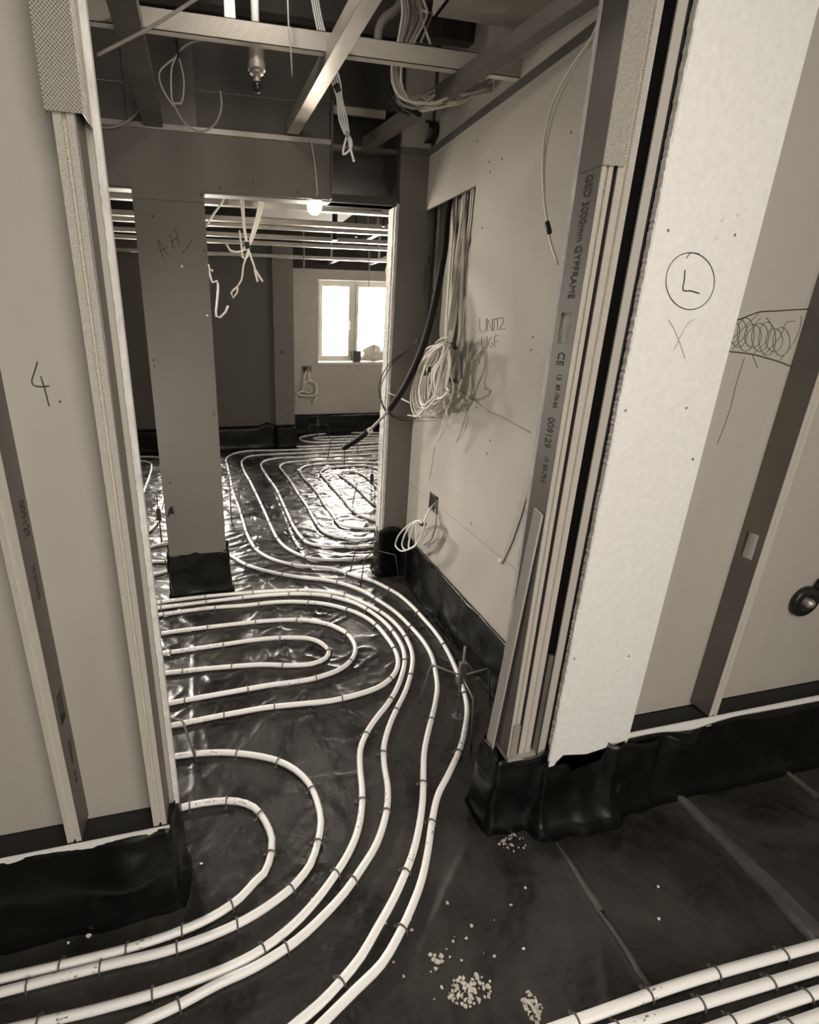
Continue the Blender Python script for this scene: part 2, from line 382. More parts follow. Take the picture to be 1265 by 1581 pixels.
# left part of the far wall, shade painted into its board, and the light pilaster between them
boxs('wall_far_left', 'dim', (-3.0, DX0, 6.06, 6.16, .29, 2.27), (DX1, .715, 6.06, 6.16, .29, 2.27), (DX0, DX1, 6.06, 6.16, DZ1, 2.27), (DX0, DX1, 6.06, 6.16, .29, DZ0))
d2 = struct(MB().box(DX0, DX0 + .04, 6.10, 6.15, DZ0, DZ1).box(DX1 - .04, DX1, 6.10, 6.15, DZ0, DZ1).box(DX0 + .04, DX1 - .04, 6.10, 6.15, DZ1 - .04, DZ1).box(DX0 + .04, DX1 - .04, 6.10, 6.15, DZ0, DZ0 + .04).build('window_added', 'frame'))  # unseen window added behind the pier to throw glints on the floor
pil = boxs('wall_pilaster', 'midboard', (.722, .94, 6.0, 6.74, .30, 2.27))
MB().lathe(atY(436, 543, 5.999), [(.0, 0), (.022, .0), (.02, .002), (0, .002)], 12, (0, -1, 0)).build('dark_knot', 'screw', pil)
boxs('trim_far', 'edge', (.715, .722, 6.02, 6.06, .3, 2.26))

# ---------------- window
win = bpy.data.objects.new('window_1', None); COL.objects.link(win); win.location = (1.9, 6.87, WZ0); LOC['window_1'] = (1.9, 6.87, WZ0); struct(win)
def fr(name, x0, x1, z0, z1, t, y0, y1, m='frame'):
    return MB().box(x0, x0 + t, y0, y1, z0, z1).box(x1 - t, x1, y0, y1, z0, z1).box(x0 + t, x1 - t, y0, y1, z1 - t, z1).box(x0 + t, x1 - t, y0, y1, z0, z0 + t).build(name, m, win)
fr('window_frame', WX0, WX1, WZ0 + .02, WZ1, .035, 6.83, 6.90)
MB().box(1.845, 1.90, 6.83, 6.90, WZ0 + .055, WZ1 - .035).build('mullion', 'frame', win)
for a, b in ((WX0 + .035, 1.845), (1.90, WX1 - .035)):
    s = fr('sash', a, b, WZ0 + .055, WZ1 - .035, .04, 6.815, 6.88)
    MB().tube([(b - .02 if a < 1.5 else a + .02, 6.81, 1.5), (b - .02 if a < 1.5 else a + .02, 6.785, 1.5), (b - .02 if a < 1.5 else a + .02, 6.785, 1.40)], .007, 6).build('handle', 'frame', s)
g = N('pane_glass'); g.t.nodes.remove(g.b); gl = g.n('ShaderNodeBsdfTransparent'); gg = g.n('ShaderNodeBsdfGlossy'); gg.inputs['Roughness'].default_value = .02
mx = g.n('ShaderNodeMixShader'); mx.inputs[0].default_value = .06; g.l(gl.outputs[0], mx.inputs[1]); g.l(gg.outputs[0], mx.inputs[2])
g.l(mx.outputs[0], g.t.nodes['Material Output'].inputs[0])
for a, b in ((WX0 + .075, 1.805), (1.94, WX1 - .075)): MB().box(a, b, 6.845, 6.851, WZ0 + .095, WZ1 - .075).build('pane', g.m, win)
MB().box(DX0 + .04, DX1 - .04, 6.12, 6.126, DZ0 + .04, DZ1 - .04).build('pane', g.m, d2)
MB().box(WX0 - .004, WX1 + .004, 6.735, 6.83, WZ0 - .018, WZ0 + .012).build('window_sill', 'frame', win)
for b in ((WX0 - .001, WX0 + .006, 6.745, 6.83, WZ0 + .012, WZ1), (WX1 - .006, WX1 + .001, 6.745, 6.83, WZ0 + .012, WZ1), (WX0, WX1, 6.745, 6.83, WZ1 - .006, WZ1)):
    MB().box(*b).build('reveal_lining', 'white', win)

# ---------------- middle partition: pier, lintel, right pier
PY = 2.64
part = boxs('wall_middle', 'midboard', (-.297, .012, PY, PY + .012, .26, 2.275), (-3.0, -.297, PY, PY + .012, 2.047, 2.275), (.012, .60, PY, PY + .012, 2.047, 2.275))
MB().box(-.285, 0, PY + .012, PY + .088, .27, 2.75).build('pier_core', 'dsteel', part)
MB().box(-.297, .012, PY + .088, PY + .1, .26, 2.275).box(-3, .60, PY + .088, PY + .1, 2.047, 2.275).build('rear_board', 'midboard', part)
MB().box(-3, .93, PY + .012, PY + .088, 2.04, 2.047).build('head_track', 'dsteel', part)
MB().box(-.30, .014, PY - .0015, PY, 2.0, 2.003).build('board_joint', 'pencil', part)
MB().box(-3.0, .60, PY - .012, PY + .02, 2.268, 2.288).build('ledge_track', 'steel', part)
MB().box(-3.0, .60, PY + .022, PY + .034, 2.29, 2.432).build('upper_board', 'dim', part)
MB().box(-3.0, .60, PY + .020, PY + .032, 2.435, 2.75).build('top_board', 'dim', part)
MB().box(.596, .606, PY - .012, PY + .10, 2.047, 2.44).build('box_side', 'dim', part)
MB().box(.60, .94, PY + .0, PY + .1, 2.040, 2.075).build('box_sill', 'box', part)
MB().box(.606, .95, PY + .26, PY + .27, 2.06, 2.75).build('box_back', 'box', part)
MB().box(.938, .945, PY + .013, PY + .27, 2.06, 2.75).build('box_side', 'box', part)
MB().box(.606, .938, PY + .03, PY + .07, 2.268, 2.285).build('box_rail', 'dsteel', part)
MB().box(.60, .86, PY + .01, PY + .024, 2.40, 2.43).build('box_flap', 'board', part)
MB().box(.606, .95, PY + .01, PY + .03, 2.43, 2.75).build('box_head', 'slab', part)
# right pier: face board, bright cut edge on the opening
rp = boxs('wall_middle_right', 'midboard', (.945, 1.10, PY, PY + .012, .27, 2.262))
MB().box(.945, 1.10, PY + .024, PY + .036, 2.275, 2.75).build('upper_board', 'board', rp)
MB().box(.937, .945, PY + .002, PY + .09, .27, 2.05).build('jamb_stud', 'steel', rp)
def ragged(x0, x1, y0, y1, z0, z1, n=60, amp=.002, seed=1):
    R = random.Random(seed); q = MB(); zs = [z0 + (z1 - z0) * i / n for i in range(n + 1)]; vs = []
    for z in zs:
        j = R.uniform(-amp, amp); k = R.uniform(-amp, amp)
        vs += [(x0 + j, y0, z), (x1, y0 + k, z), (x1, y1, z), (x0 + j, y1, z)]
    fs = [(i * 4 + a, i * 4 + (a + 1) % 4, i * 4 + 4 + (a + 1) % 4, i * 4 + 4 + a) for i in range(n) for a in range(4)]
    return q.add(vs, fs + [(3, 2, 1, 0), (n * 4, n * 4 + 1, n * 4 + 2, n * 4 + 3)])
ragged(.930, .945, PY - .001, PY + .0125, .012, 2.05, 160, .0018, 3).build('board_edge', 'edge', rp)
ragged(.927, .937, PY + .03, PY + .1, .27, 2.05, 160, .0018, 4).build('inner_edge', 'edge', rp)
MB().box(.945, 1.10, PY + .088, PY + .1, .27, 2.262).build('rear_board', 'board', rp)
# far side of the corridor wall continues past the pier
boxs('wall_far_right', 'board', (1.10, 3.3, PY + .1, PY + .2, .27, 2.75))

# ---------------- corridor wall on the right, with the cable opening
RX = 1.09
OY0, OY1, OZ0, OZ1 = 2.135, 2.628, 1.235, 2.03
RW = struct(MB().box(RX, RX + .012, 1.11, OY0, .605, 2.262).build('wall_corridor', 'board'))
for b in ((RX + .001, RX + .012, 1.11, OY0, .27, .602), (RX, RX + .012, OY0, PY, .605, OZ0), (RX + .001, RX + .012, OY0, PY, .27, .602), (RX, RX + .012, OY0, PY, OZ1, 2.262)):
    MB().box(*b).build('plasterboard', 'board', RW)
MB().box(RX + .10, RX + .11, 1.11, PY + .1, .0, 2.75).build('rear_board', 'back', RW)
MB().box(RX + .012, RX + .1, 1.11, 2.0, .0, .2).build('sole_block', 'dsteel', RW)
for y in (2.155, 2.37, 2.42, 2.60):
    MB().sheet([(RX + .056, y + .03), (RX + .056, y), (RX + .097, y), (RX + .097, y + .03)], .0015, .28, 2.26).build('stud', 'dsteel', RW)
MB().box(RX - .006, RX + .03, 1.11, PY, 2.262, 2.29).build('top_track', 'dsteel', RW)
MB().box(RX + .03, RX + .042, 1.11, PY + .03, 2.29, 2.75).build('upper_board', 'board', RW)
MB().box(.945, RX, PY - .006, PY + .03, 2.262, 2.29).build('top_track', 'dsteel', rp)
# return wall hiding the cavity at the near end
boxs('wall_corridor_return', 'board', (.80, RX + .11, 1.10, 1.11, .02, 2.75))
# torn paper flap near the frame
fp = [atX(x, y, RX - .002) for x, y in ((829, 690), (816, 735), (811, 750), (808, 756), (807, 768), (801, 780), (800, 792), (794, 804), (793, 815), (787, 826), (787, 838), (780, 848), (779, 858), (772, 868), (778, 866), (792, 836), (806, 795), (818, 752), (831, 700))]
MB().prism(fp, (-.003, 0, 0)).build('torn_paper', 'back', RW)
MB().lathe(atX(774, 866, RX - .002), [(0, 0), (.012, 0), (.009, .006), (0, .008)], 8, (-1, 0, 0)).build('filler_lump', 'plaster', RW)
q = MB().tube(spline([atX(x, y, RX - .0005) for x, y in ((697, 594), (715, 606), (735, 620), (757, 636), (770, 641), (795, 655), (820, 668))], .02), .0016, 5)
q.build('joint_crack', 'faint', RW)
MB().tube(spline([atX(x, y, RX - .0005) for x, y in ((672, 690), (669, 705), (667, 722), (663, 740))], .02), .0014, 5).build('joint_crack', 'pencil', RW)
u_ = lambda x, y: atX(x, y, RX - .0008)
hand([[(741, 491), (741, 508), (746, 513), (750, 508), (751, 491)], [(753, 512), (753, 493), (760, 511), (760, 492)], [(763, 493), (763, 511)], [(764, 492), (772, 491)], [(768, 492), (768, 510)], [(762, 493), (766, 493)],
      [(772, 493), (776, 490), (778, 494), (772, 508), (780, 507)], [(744, 521), (744, 535), (748, 538), (752, 533), (752, 519)], [(760, 521), (756, 523), (755, 533), (759, 536), (761, 530), (758, 529)], [(764, 536), (764, 519), (770, 518)], [(764, 527), (769, 526)]],
     u_, .0012, RW, 'faint')
for x, y in ((756, 250), (757, 265), (737, 218), (745, 352), (741, 560), (736, 628), (757, 680), (728, 808), (722, 930), (823, 520), (820, 540), (775, 245), (882, 205), (752, 700)):
    MB().lathe(atX(x, y, RX), [(0, .0012), (.004, .001), (.0045, 0)], 8, (-1, 0, 0)).build('screw', 'screw', RW)
# pier marks
p_ = lambda x, y: atY(x, y, PY - .0008)
hand([[(244, 370), (247, 385), (253, 399)], [(244, 370), (252, 384), (261, 396)], [(247, 388), (258, 381)], [(262, 362), (268, 384)], [(271, 353), (277, 378)], [(264, 374), (274, 366)], [(296, 371), (288, 384), (281, 392)]], p_, .0013, part, 'ink')
for x, y in ((281, 411), (320, 487), (236, 334), (236, 556), (237, 565), (315, 387), (310, 300), (311, 302), (327, 560), (330, 640), (236, 760), (262, 745), (391, 283), (460, 297), (340, 290)):
    MB().lathe(atY(x, y, PY), [(0, .0012), (.005, .001), (.0055, 0)], 8, (0, -1, 0)).build('screw', 'white' if (x, y) in ((281, 411), (320, 487)) else 'screw', part)
# dark torn hole low on the pier's left corner
MB().prism([atY(x, y, PY - .0012) for x, y in ((258, 800), (261, 785), (266, 781), (268, 791), (270, 794), (263, 793))], (0, .001, 0)).build('torn_corner', 'gap', part)

# ---------------- black membrane skirts (upstands)
def skirt(name, path, ztop, seed, lean_=.02, bulge=(), amp=.006, nz=10, step=.02, jag=None):
    """path: list of (x, y) followed at floor level; the top follows it leaned back to the left of travel by lean"""
    P = [np.array(p, float) for p in path]; pts = []; nrm = []
    for a, b in zip(P[:-1], P[1:]):
        d = (b - a) / np.linalg.norm(b - a); k = max(1, int(np.linalg.norm(b - a) / step))
        for j in range(k): pts.append(a + (b - a) * j / k); nrm.append(np.array([d[1], -d[0]]))
    pts.append(P[-1]); nrm.append(nrm[-1])
    for _ in range(2): nrm = [nrm[0]] + [(nrm[i - 1] + nrm[i] + nrm[i + 1]) / 3 for i in range(1, len(nrm) - 1)] + [nrm[-1]]
    n = len(pts); S = np.array([0] + list(np.cumsum([np.linalg.norm(pts[i + 1] - pts[i]) for i in range(n - 1)])))
    q = MB(); vs = []
    top = [ztop + (jag(s) if jag else 0) for s in S]
    for j in range(nz + 1):
        t = j / nz
        for i in range(n):
            lean = lean_(S[i]) if callable(lean_) else lean_
            off = (vnoise(np.array(S[i] * 9 + seed), np.array(t * 3.), seed) - .5) * amp * 2 + (vnoise(np.array(S[i] * 25), np.array(t * 6.), seed + 1) - .5) * amp
            for bs, bt, bw, bh, ba in bulge: off += ba * math.exp(-((S[i] - bs) / bw)**2 - ((t - bt) / bh)**2)
            off = float(off) * (.15 if j == nz else 1) - lean * t**.6
            foot = .018 * max(0, 1 - t * 6)
            xy = pts[i] + nrm[i] * (off + foot)
            vs.append((xy[0], xy[1], t * top[i] - (.004 if j == 0 else 0)))
    q.add(vs, [(j * n + i, j * n + i + 1, (j + 1) * n + i + 1, (j + 1) * n + i) for j in range(nz) for i in range(n - 1)], True)
    return struct(q.build(name, 'skirt', None, None, .0012))

# left front skirt: along the front, round the corner, back, and away behind
skirt('baseboard_left', [(-2.9, .98), (-.168, .98), (-.158, 1.10), (-2.9, 1.10)], .283, 3, .012, [(2.60, .60, .11, .22, .05), (2.2, .5, .2, .3, .01)], .006)
# pier skirt
skirt('baseboard_pier', [(-.315, 2.75), (-.315, 2.63), (.035, 2.63), (.035, 2.75), (-.315, 2.75)], .275, 5, .014, (), .005, jag=lambda s: .012 * math.sin(s * 22) + (.02 if .22 < s < .30 else 0))
# right pier + corridor wall skirt
skirt('baseboard_corridor', [(.93, 2.76), (.92, 2.63), (1.07, 2.63), (1.10, 2.60), (1.075, 2.5), (1.075, 1.12), (.80, 1.105)], .285, 7, .0, (), .006, jag=lambda s: (.05 * math.exp(-((s - .2) / .09)**2)))
# right front frame skirt, wrapping the frame foot, then the pale board foot, then the bay
skirt('baseboard_frame', [(.79, 1.12), (.738, 1.10), (.738, .982), (.872, .972), (.885, .928), (1.155, .922), (1.185, .955), (1.32, .962)], .275, 9, lambda s: .018 + .066 * min(1, max(0, (s - .30) / .05)) * min(1, max(0, (.66 - s) / .05)), [(.40, .55, .05, .2, .02), (.60, .75, .05, .2, .015)], .010, jag=lambda s: .03 * min(1, max(0, (s - .30) / .05)) * min(1, max(0, (.61 - s) / .04)) - .02 * max(0, min(1, (s - .68) / .04)))
skirt('baseboard_right', [(1.175, .962), (2.9, .962)], .270, 11, .026, [(.25, .75, .06, .3, .03), (.33, .8, .03, .3, -.02)], .008, jag=lambda s: -.02 * math.exp(-((s - .28) / .1)**2) + .004 * math.sin(s * 5))
# far skirts
skirt('baseboard_far', [(-2.95, 5.98), (.70, 5.98), (.70, 5.95), (.95, 5.95), (.96, 6.70), (3.2, 6.70)], .295, 13, .0, (), .006, 6, .05, jag=lambda s: .05 * math.exp(-((s - 3.55) / .07)**2))

# ---------------- front wall, left of the opening (seen from its unlined side)
lw = struct(MB().box(-2.98, -.172, 1.07, 1.0825, .27, 2.75).build('wall_front_left', 'back'))
ragged(-.172, -.160, 1.066, 1.0835, .27, 2.75, 300, .0009, 8).build('board_edge', 'edge', lw)
def cstud(parent, x0, sgn, z0, z1, hole=None, m='kn', webm='web', y0=1.0, wd=.032):
    """C stud whose web stands at x0 and whose flanges run from it in direction -sgn; the front flange is ribbed"""
    e = -sgn
    pf = [(x0 + e * wd, y0 + .010), (x0 + e * wd, y0), (x0 + e * wd * .64, y0), (x0 + e * wd * .60, y0 + .007), (x0 + e * wd * .43, y0 + .007), (x0 + e * wd * .39, y0), (x0 + e * .001, y0)]
    q = MB().sheet(pf if e > 0 else pf, .0012, z0, z1).build('stud_flange', m, parent)
    wb = MB(); zz = [z0, z1] if not hole else [z0, hole[0], hole[1], z1]
    def full(a, b): wb.box(x0 - .0006, x0 + .0006, y0, y0 + .07, a, b)
    full(z0, hole[0] if hole else z1)
    if hole:
        full(hole[1], z1); wb.box(x0 - .0006, x0 + .0006, y0, y0 + .018, hole[0], hole[1]); wb.box(x0 - .0006, x0 + .0006, y0 + .054, y0 + .07, hole[0], hole[1])
    wb.box(min(x0, x0 + e * wd), max(x0, x0 + e * wd), y0 + .0685, y0 + .07, z0, z1)
    return wb.build('stud_web', webm, parent)
def sheet_stud_text(parent, x0, face, items, y=1.016, size=.036):
    """marks printed down the web; face = +1 if the web is looked at from +x"""
    for z, body, s in items:
        if face < 0: mtx = Matrix(((0, 0, -1, x0 - .0010), (0, -1, 0, y + s * .72), (-1, 0, 0, z), (0, 0, 0, 1)))
        else: mtx = Matrix(((0, 0, 1, x0 + .0010), (0, 1, 0, y), (-1, 0, 0, z), (0, 0, 0, 1)))
        text_mesh(body, s, mtx, parent, 'ink')
cstud(lw, -.185, 1, .285, 2.75)
w2 = cstud(lw, -.385, 1, .285, 2.75, (.62, .70))
sheet_stud_text(w2, -.385, 1, [(1.16, '009129', .036), (1.02, '10 50-70-50', .022), (.85, '', .02), (.56, '3000mm', .026), (.47, '10 50', .022)], 1.03)
MB().box(-2.9, -.178, .996, 1.072, .262, .266).build('floor_track', 'gap', lw)  # track bed blackened: shadow behind the strip put into its colour
MB().box(-2.9, -.178, .990, .9935, .262, .287).build('sole_strip', 'pale', lw)
# sleeve stud lapped over the head of the end stud
q = MB().sheet([(-.226, 1.008), (-.226, .9955), (-.172, .9955), (-.172, 1.066)], .0014, 1.802, 2.75).build('sleeve_stud', 'kn2', lw)
b_ = lambda x, y: atY(x, y, 1.0695)
hand([[(58, 558), (53, 575), (49, 590), (52, 595), (63, 597), (76, 596)], [(63, 581), (70, 603), (76, 627)]], b_, .0013, lw, 'ink')
MB().lathe(atY(93, 620, 1.07), [(0, .0012), (.002, .001), (.0022, 0)], 8, (0, -1, 0)).build('screw', 'ink', lw)

struct(MB().box(-.16, .778, 1.0, 1.08, 2.30, 2.75).build('wall_light_stop', 'back'))  # unseen wall piece added to keep light out of the ceiling void
# ---------------- front wall, right of the opening
rwf = struct(MB().box(1.185, 3.28, 1.07, 1.0825, .27, 2.75).build('wall_front_right', 'back'))
w3 = cstud(rwf, 1.521, -1, .285, 2.75, (.845, .925))
cstud(rwf, 2.12, -1, .285, 2.75)
q = MB()
n = 40; vs = []
for i in range(n + 1):
    x = 1.19 + (2.9 - 1.19) * i / n; zb = .250 + .002 * math.sin(i * 1.7); vs += [(x, .992, zb), (x, .992, .284), (x, .998, .284), (x, .998, zb)]
q.add(vs, [(i * 4 + a, i * 4 + (a + 1) % 4, i * 4 + 4 + (a + 1) % 4, i * 4 + 4 + a) for i in range(n) for a in range(4)] + [(3, 2, 1, 0), (n * 4, n * 4 + 1, n * 4 + 2, n * 4 + 3)])
q.build('sole_strip', 'pale', rwf)
MB().box(1.19, 2.9, .998, 1.07, .262, .266).build('floor_track', 'gap', rwf)  # track bed painted as dark as the shadow above the strip
s_ = lambda x, y: atY(x, y, 1.0695)
def arc(cx, cy, rx, ry, a0, a1, n=9): return [(cx + rx * math.cos(math.radians(a0 + (a1 - a0) * i / n)), cy + ry * math.sin(math.radians(a0 + (a1 - a0) * i / n))) for i in range(n + 1)]
scr = [[(1132, 497), (1150, 490), (1172, 482), (1200, 480), (1230, 478), (1254, 477)], [(1118, 542), (1140, 544), (1162, 547), (1185, 553), (1205, 559), (1222, 565), (1232, 562)]]
for k in range(8):
    cx = 1130 + k * 11; cy = 512 + k * 2.2
    scr.append(arc(cx, cy, 13, 18 + (k % 3) * 4, 200 + 20 * k, 560 + 20 * k, 14))
scr += [[(1122, 530), (1140, 515), (1155, 500), (1172, 484)], [(1130, 540), (1150, 520), (1175, 490)], [(1165, 545), (1185, 525), (1192, 505), (1184, 490)], [(1205, 556), (1225, 530), (1236, 505), (1238, 488)], [(1180, 548), (1205, 520), (1215, 498), (1228, 496)]]
hand(scr[:2], s_, .0016, rwf, 'ink'); hand(scr[2:], s_, .0009, rwf, 'pencil')
hand([[(1150, 552), (1138, 590), (1128, 630), (1118, 660), (1108, 685)], [(1162, 548), (1170, 567)]], s_, .0010, rwf, 'pencil')
# frame: two ribbed studs, sleeve, board edge, strips, pale board
fw = struct(ragged(.779, .791, 1.070, 1.0835, .25, 2.75, 220, .0009, 21).build('wall_front_frame', 'edge'))
w1 = cstud(fw, .779, -1, .285, 2.75, (1.459, 1.525), wd=.027)
MB().box(.784, .788, 1.006, 1.064, 1.43, 1.55).build('lit_hole_plate', 'edge', fw)  # pale plate added behind the web hole to make it look lit
sheet_stud_text(w1, .779, -1, [(1.792, 'GSD 3000mm GYPFRAME', .0295), (1.440, 'CE', .034), (1.393, '13', .022), (1.368, '80 /70-60', .019), (1.291, '009129', .034), (1.198, '10 50-70.5', .022)], 1.020)
cstud(fw, .8165, -1, .285, 2.75, wd=.038)
MB().sheet([(.7785, .998), (.7785, .9965), (.828, .9965), (.828, 1.004)], .0014, 1.800, 2.75).build('sleeve_flange', 'kn2', fw)
MB().box(.7765, .7782, .9968, 1.062, 1.800, 2.75).build('sleeve_web', 'web', fw)
MB().box(.795, .852, 1.070, 1.0825, .02, 2.75).build('lining_board', 'back', fw)
MB().box(.850, .9205, 1.094, 1.099, .02, 2.75).box(.9205, .922, 1.0, 1.099, .02, 2.75).build('cavity_shade', 'gap', fw)  # black sheets added to paint the gap's shade
MB().box(.884, .9065, .998, 1.002, .24, 2.75).build('edge_strip', 'back', fw)
MB().box(.886, .9205, 1.003, 1.09, .02, 2.75).build('cavity_shade', 'gap', fw)  # black block behind the edge strip, painted shade
MB().box(.868, .8835, 1.004, 1.012, .24, .62).build('packing_strip', 'dsteel', fw)
MB().box(.779, .872, .992, 1.06, .268, .284).build('sole_plate', 'steel', fw)
MB().box(.7855, .806, .9935, .9995, .29, .40).build('stud_clip_plate', 'steel', fw)
# brown strip leaning on the web
tp = [(.7765, 1.004, 1.052), (.7765, 1.036, 1.06)]; bt = [(.769, 1.052, .262), (.769, 1.086, .268)]
MB().prism([tp[0], tp[1], bt[1], bt[0]], (-.006, 0, 0)).build('leaning_offcut', 'back', fw)
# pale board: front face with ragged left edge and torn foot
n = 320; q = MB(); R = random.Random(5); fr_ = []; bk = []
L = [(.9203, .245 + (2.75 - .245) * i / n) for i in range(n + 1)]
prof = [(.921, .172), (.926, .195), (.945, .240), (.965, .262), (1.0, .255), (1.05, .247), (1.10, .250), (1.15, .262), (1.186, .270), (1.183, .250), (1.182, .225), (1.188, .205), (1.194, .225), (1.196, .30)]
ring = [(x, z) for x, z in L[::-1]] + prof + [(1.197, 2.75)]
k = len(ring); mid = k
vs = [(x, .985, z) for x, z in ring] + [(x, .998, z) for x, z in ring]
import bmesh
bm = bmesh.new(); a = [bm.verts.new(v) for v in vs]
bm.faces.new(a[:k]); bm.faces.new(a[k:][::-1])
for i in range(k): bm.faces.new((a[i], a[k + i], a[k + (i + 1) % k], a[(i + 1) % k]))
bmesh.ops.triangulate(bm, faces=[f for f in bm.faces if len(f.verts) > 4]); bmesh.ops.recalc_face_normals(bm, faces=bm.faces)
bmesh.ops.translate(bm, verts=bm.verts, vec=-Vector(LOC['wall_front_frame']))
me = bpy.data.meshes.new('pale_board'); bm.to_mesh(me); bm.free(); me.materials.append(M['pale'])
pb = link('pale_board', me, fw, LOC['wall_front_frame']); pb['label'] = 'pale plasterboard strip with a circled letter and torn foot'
ragged(.9155, .9202, .9852, .9980, .25, 2.75, 420, .0013, 31).build('ragged_edge', 'edge', pb)
l_ = lambda x, y: atY(x, y, .9845)
hand([arc(1066, 434, 37.5, 44, -70, 300, 40), [(1060, 399), (1066, 391), (1080, 392)]], l_, .0010, pb, 'ink')
hand([[(1058, 417), (1057, 432), (1055, 448), (1066, 449), (1080, 453)]], l_, .0014, pb, 'ink')
hand([[(1033, 494), (1043, 512), (1051, 532), (1058, 553)], [(1072, 493), (1062, 500), (1050, 522), (1041, 540)]], l_, .0009, pb, 'smudge')
for x, y in ((1032, 356), (1135, 363), (966, 634), (1060, 630), (1070, 709), (887, 1017), (971, 1013)):
    MB().lathe(atY(x, y, .985), [(0, .001), (.003, .0008), (.0036, 0)], 8, (0, -1, 0)).build('screw', 'screw' if (x, y) == (1070, 709) else 'faint', pb)
for x, y, r in ((1115, 338, .006), (1106, 366, .007), (1117, 335, .004), (1140, 330, .006)):
    MB().lathe(atY(x, y, .985), [(0, .002), (r * .7, .0016), (r, 0)], 9, (0, -1, 0)).build('filler_dab', 'plaster', pb)

# ================================================================== PIPES
PR = .0105
def clip_mesh():
    q = MB(); r = PR + .0025
    q.tube([(0, -r - .001, -PR - .008), (0, -r, 0)] + [(0, -r * math.cos(t), r * math.sin(t)) for t in np.linspace(.3, PI - .3, 6)] + [(0, r, 0), (0, r + .001, -PR - .008)], .0026, 5)
    q.box(-.004, .004, -r - .011, -r, -PR - .003, -PR + .002)
    q.f = q.f; me = bpy.data.meshes.new('pipe_clip'); me.from_pydata(q.v, [], q.f); me.polygons.foreach_set('use_smooth', q.sm); me.materials.append(M['clip']); return me
CLIP = clip_mesh()
def pipe(label, px, spacing, group, ext=(0, 0), step=.025, first=.1, r=PR):
    P = [fl(x, y, PR)[:2] for x, y in px]
    if ext[0]: d = P[0] - P[1]; P = [P[0] + d / np.linalg.norm(d) * ext[0]] + P
    if ext[1]: d = P[-1] - P[-2]; P = P + [P[-1] + d / np.linalg.norm(d) * ext[1]]
    S = spline([np.array([p[0], p[1], 0]) for p in P], step)
    A = np.array(S); hz = floor_height(A[:, 0], A[:, 1]); k = 9
    hz = np.convolve(np.pad(hz, k, mode='edge'), np.ones(2 * k + 1) / (2 * k + 1), 'valid'); A[:, 2] = np.maximum(hz, 0) + PR + .001
    mid = A[len(A) // 2]; root = MB().tube(A, r, 10).build('heating_pipe', 'pipe', None, (mid[0], mid[1], 0))
    tag(root, label, 'pipe', group)
    d = np.concatenate([[0], np.cumsum(np.linalg.norm(np.diff(A, axis=0), axis=1))]); s = first
    while s < d[-1] - .03:
        i = int(np.searchsorted(d, s)); i = min(max(i, 1), len(A) - 2); t = A[i + 1] - A[i - 1]
        o = bpy.data.objects.new('pipe_clip', CLIP); COL.objects.link(o); o.parent = root
        o.location = (A[i][0] - mid[0], A[i][1] - mid[1], A[i][2]); o.rotation_euler = (0, 0, math.atan2(t[1], t[0]) + random.uniform(-.12, .12)); s += spacing * random.uniform(.85, 1.15)
    return root
NEAR, FAR, RGT = 'underfloor heating pipes in the near doorway', 'underfloor heating pipes in the far room', 'straight pipes at the lower right corner'
pipe('white pipe making the smallest U-bend beside the left black skirt', [(262, 1252), (273, 1249.6), (293, 1244), (333, 1237.7), (366, 1237.7), (392.6, 1247.4), (410, 1269.6), (420, 1296), (419, 1318), (408, 1349), (394, 1362), (372, 1386), (342, 1408), (296.4, 1431.4), (211.5, 1461), (110.7, 1486.8), (0, 1512.5)], .15, NEAR, (.35, .4), first=.38)
pipe('white pipe making the wider U-bend just outside the smallest one', [(248, 1171), (257.5, 1170), (302, 1164), (341.7, 1162), (366, 1163.3), (399, 1167.7), (430, 1175.7), (456.7, 1189.9), (476.7, 1209.8), (490, 1238.6), (495.7, 1269.5), (491, 1300.5), (479, 1336), (461, 1360), (450, 1372), (395, 1411.7), (336, 1441), (257, 1469), (174, 1488.7), (79, 1512.5), (0, 1533)], .17, NEAR, (.4, .4), first=.5)
pipe('white pipe sweeping out left as the third outwards, its upper end second below the pier', [(226.6, 942), (350.5, 926.5), (403.6, 920.7), (465.6, 918), (505.4, 920.7), (545.3, 931), (567.4, 942), (594, 961.9), (613.9, 986.2), (622.8, 1004), (625, 1021.7), (620.5, 1043.8), (611.7, 1066), (598.4, 1088), (580.7, 1110.2), (565.2, 1134.5), (556.4, 1158.9), (556.4, 1189.9), (559.3, 1220.9), (558.6, 1251.8), (552, 1285), (537, 1320), (510, 1362), (488, 1391), (454.5, 1427), (407, 1465), (355.7, 1492.7), (253, 1530), (146, 1560), (59, 1580)], .24, NEAR, (.3, .5))
pipe('white pipe sweeping left as the fourth outwards, its upper end touching the pier foot', [(225, 934.5), (258, 929), (332.5, 920.7), (417, 914), (465.6, 912.3), (487.7, 912.8), (532, 919.8), (569.6, 935.3), (598.4, 953), (620.5, 975), (633.8, 999.5), (637.4, 1017.2), (633.8, 1043.8), (625, 1070.4), (611.7, 1097), (600.6, 1123.5), (592.7, 1154.5), (593.5, 1183), (599, 1218), (597, 1253), (582, 1302.5), (558, 1342), (534.4, 1375.7), (502.8, 1411), (457.3, 1453), (395, 1492.7), (336, 1520), (276.7, 1552), (221, 1577.7)], .25, NEAR, (.3, .5))
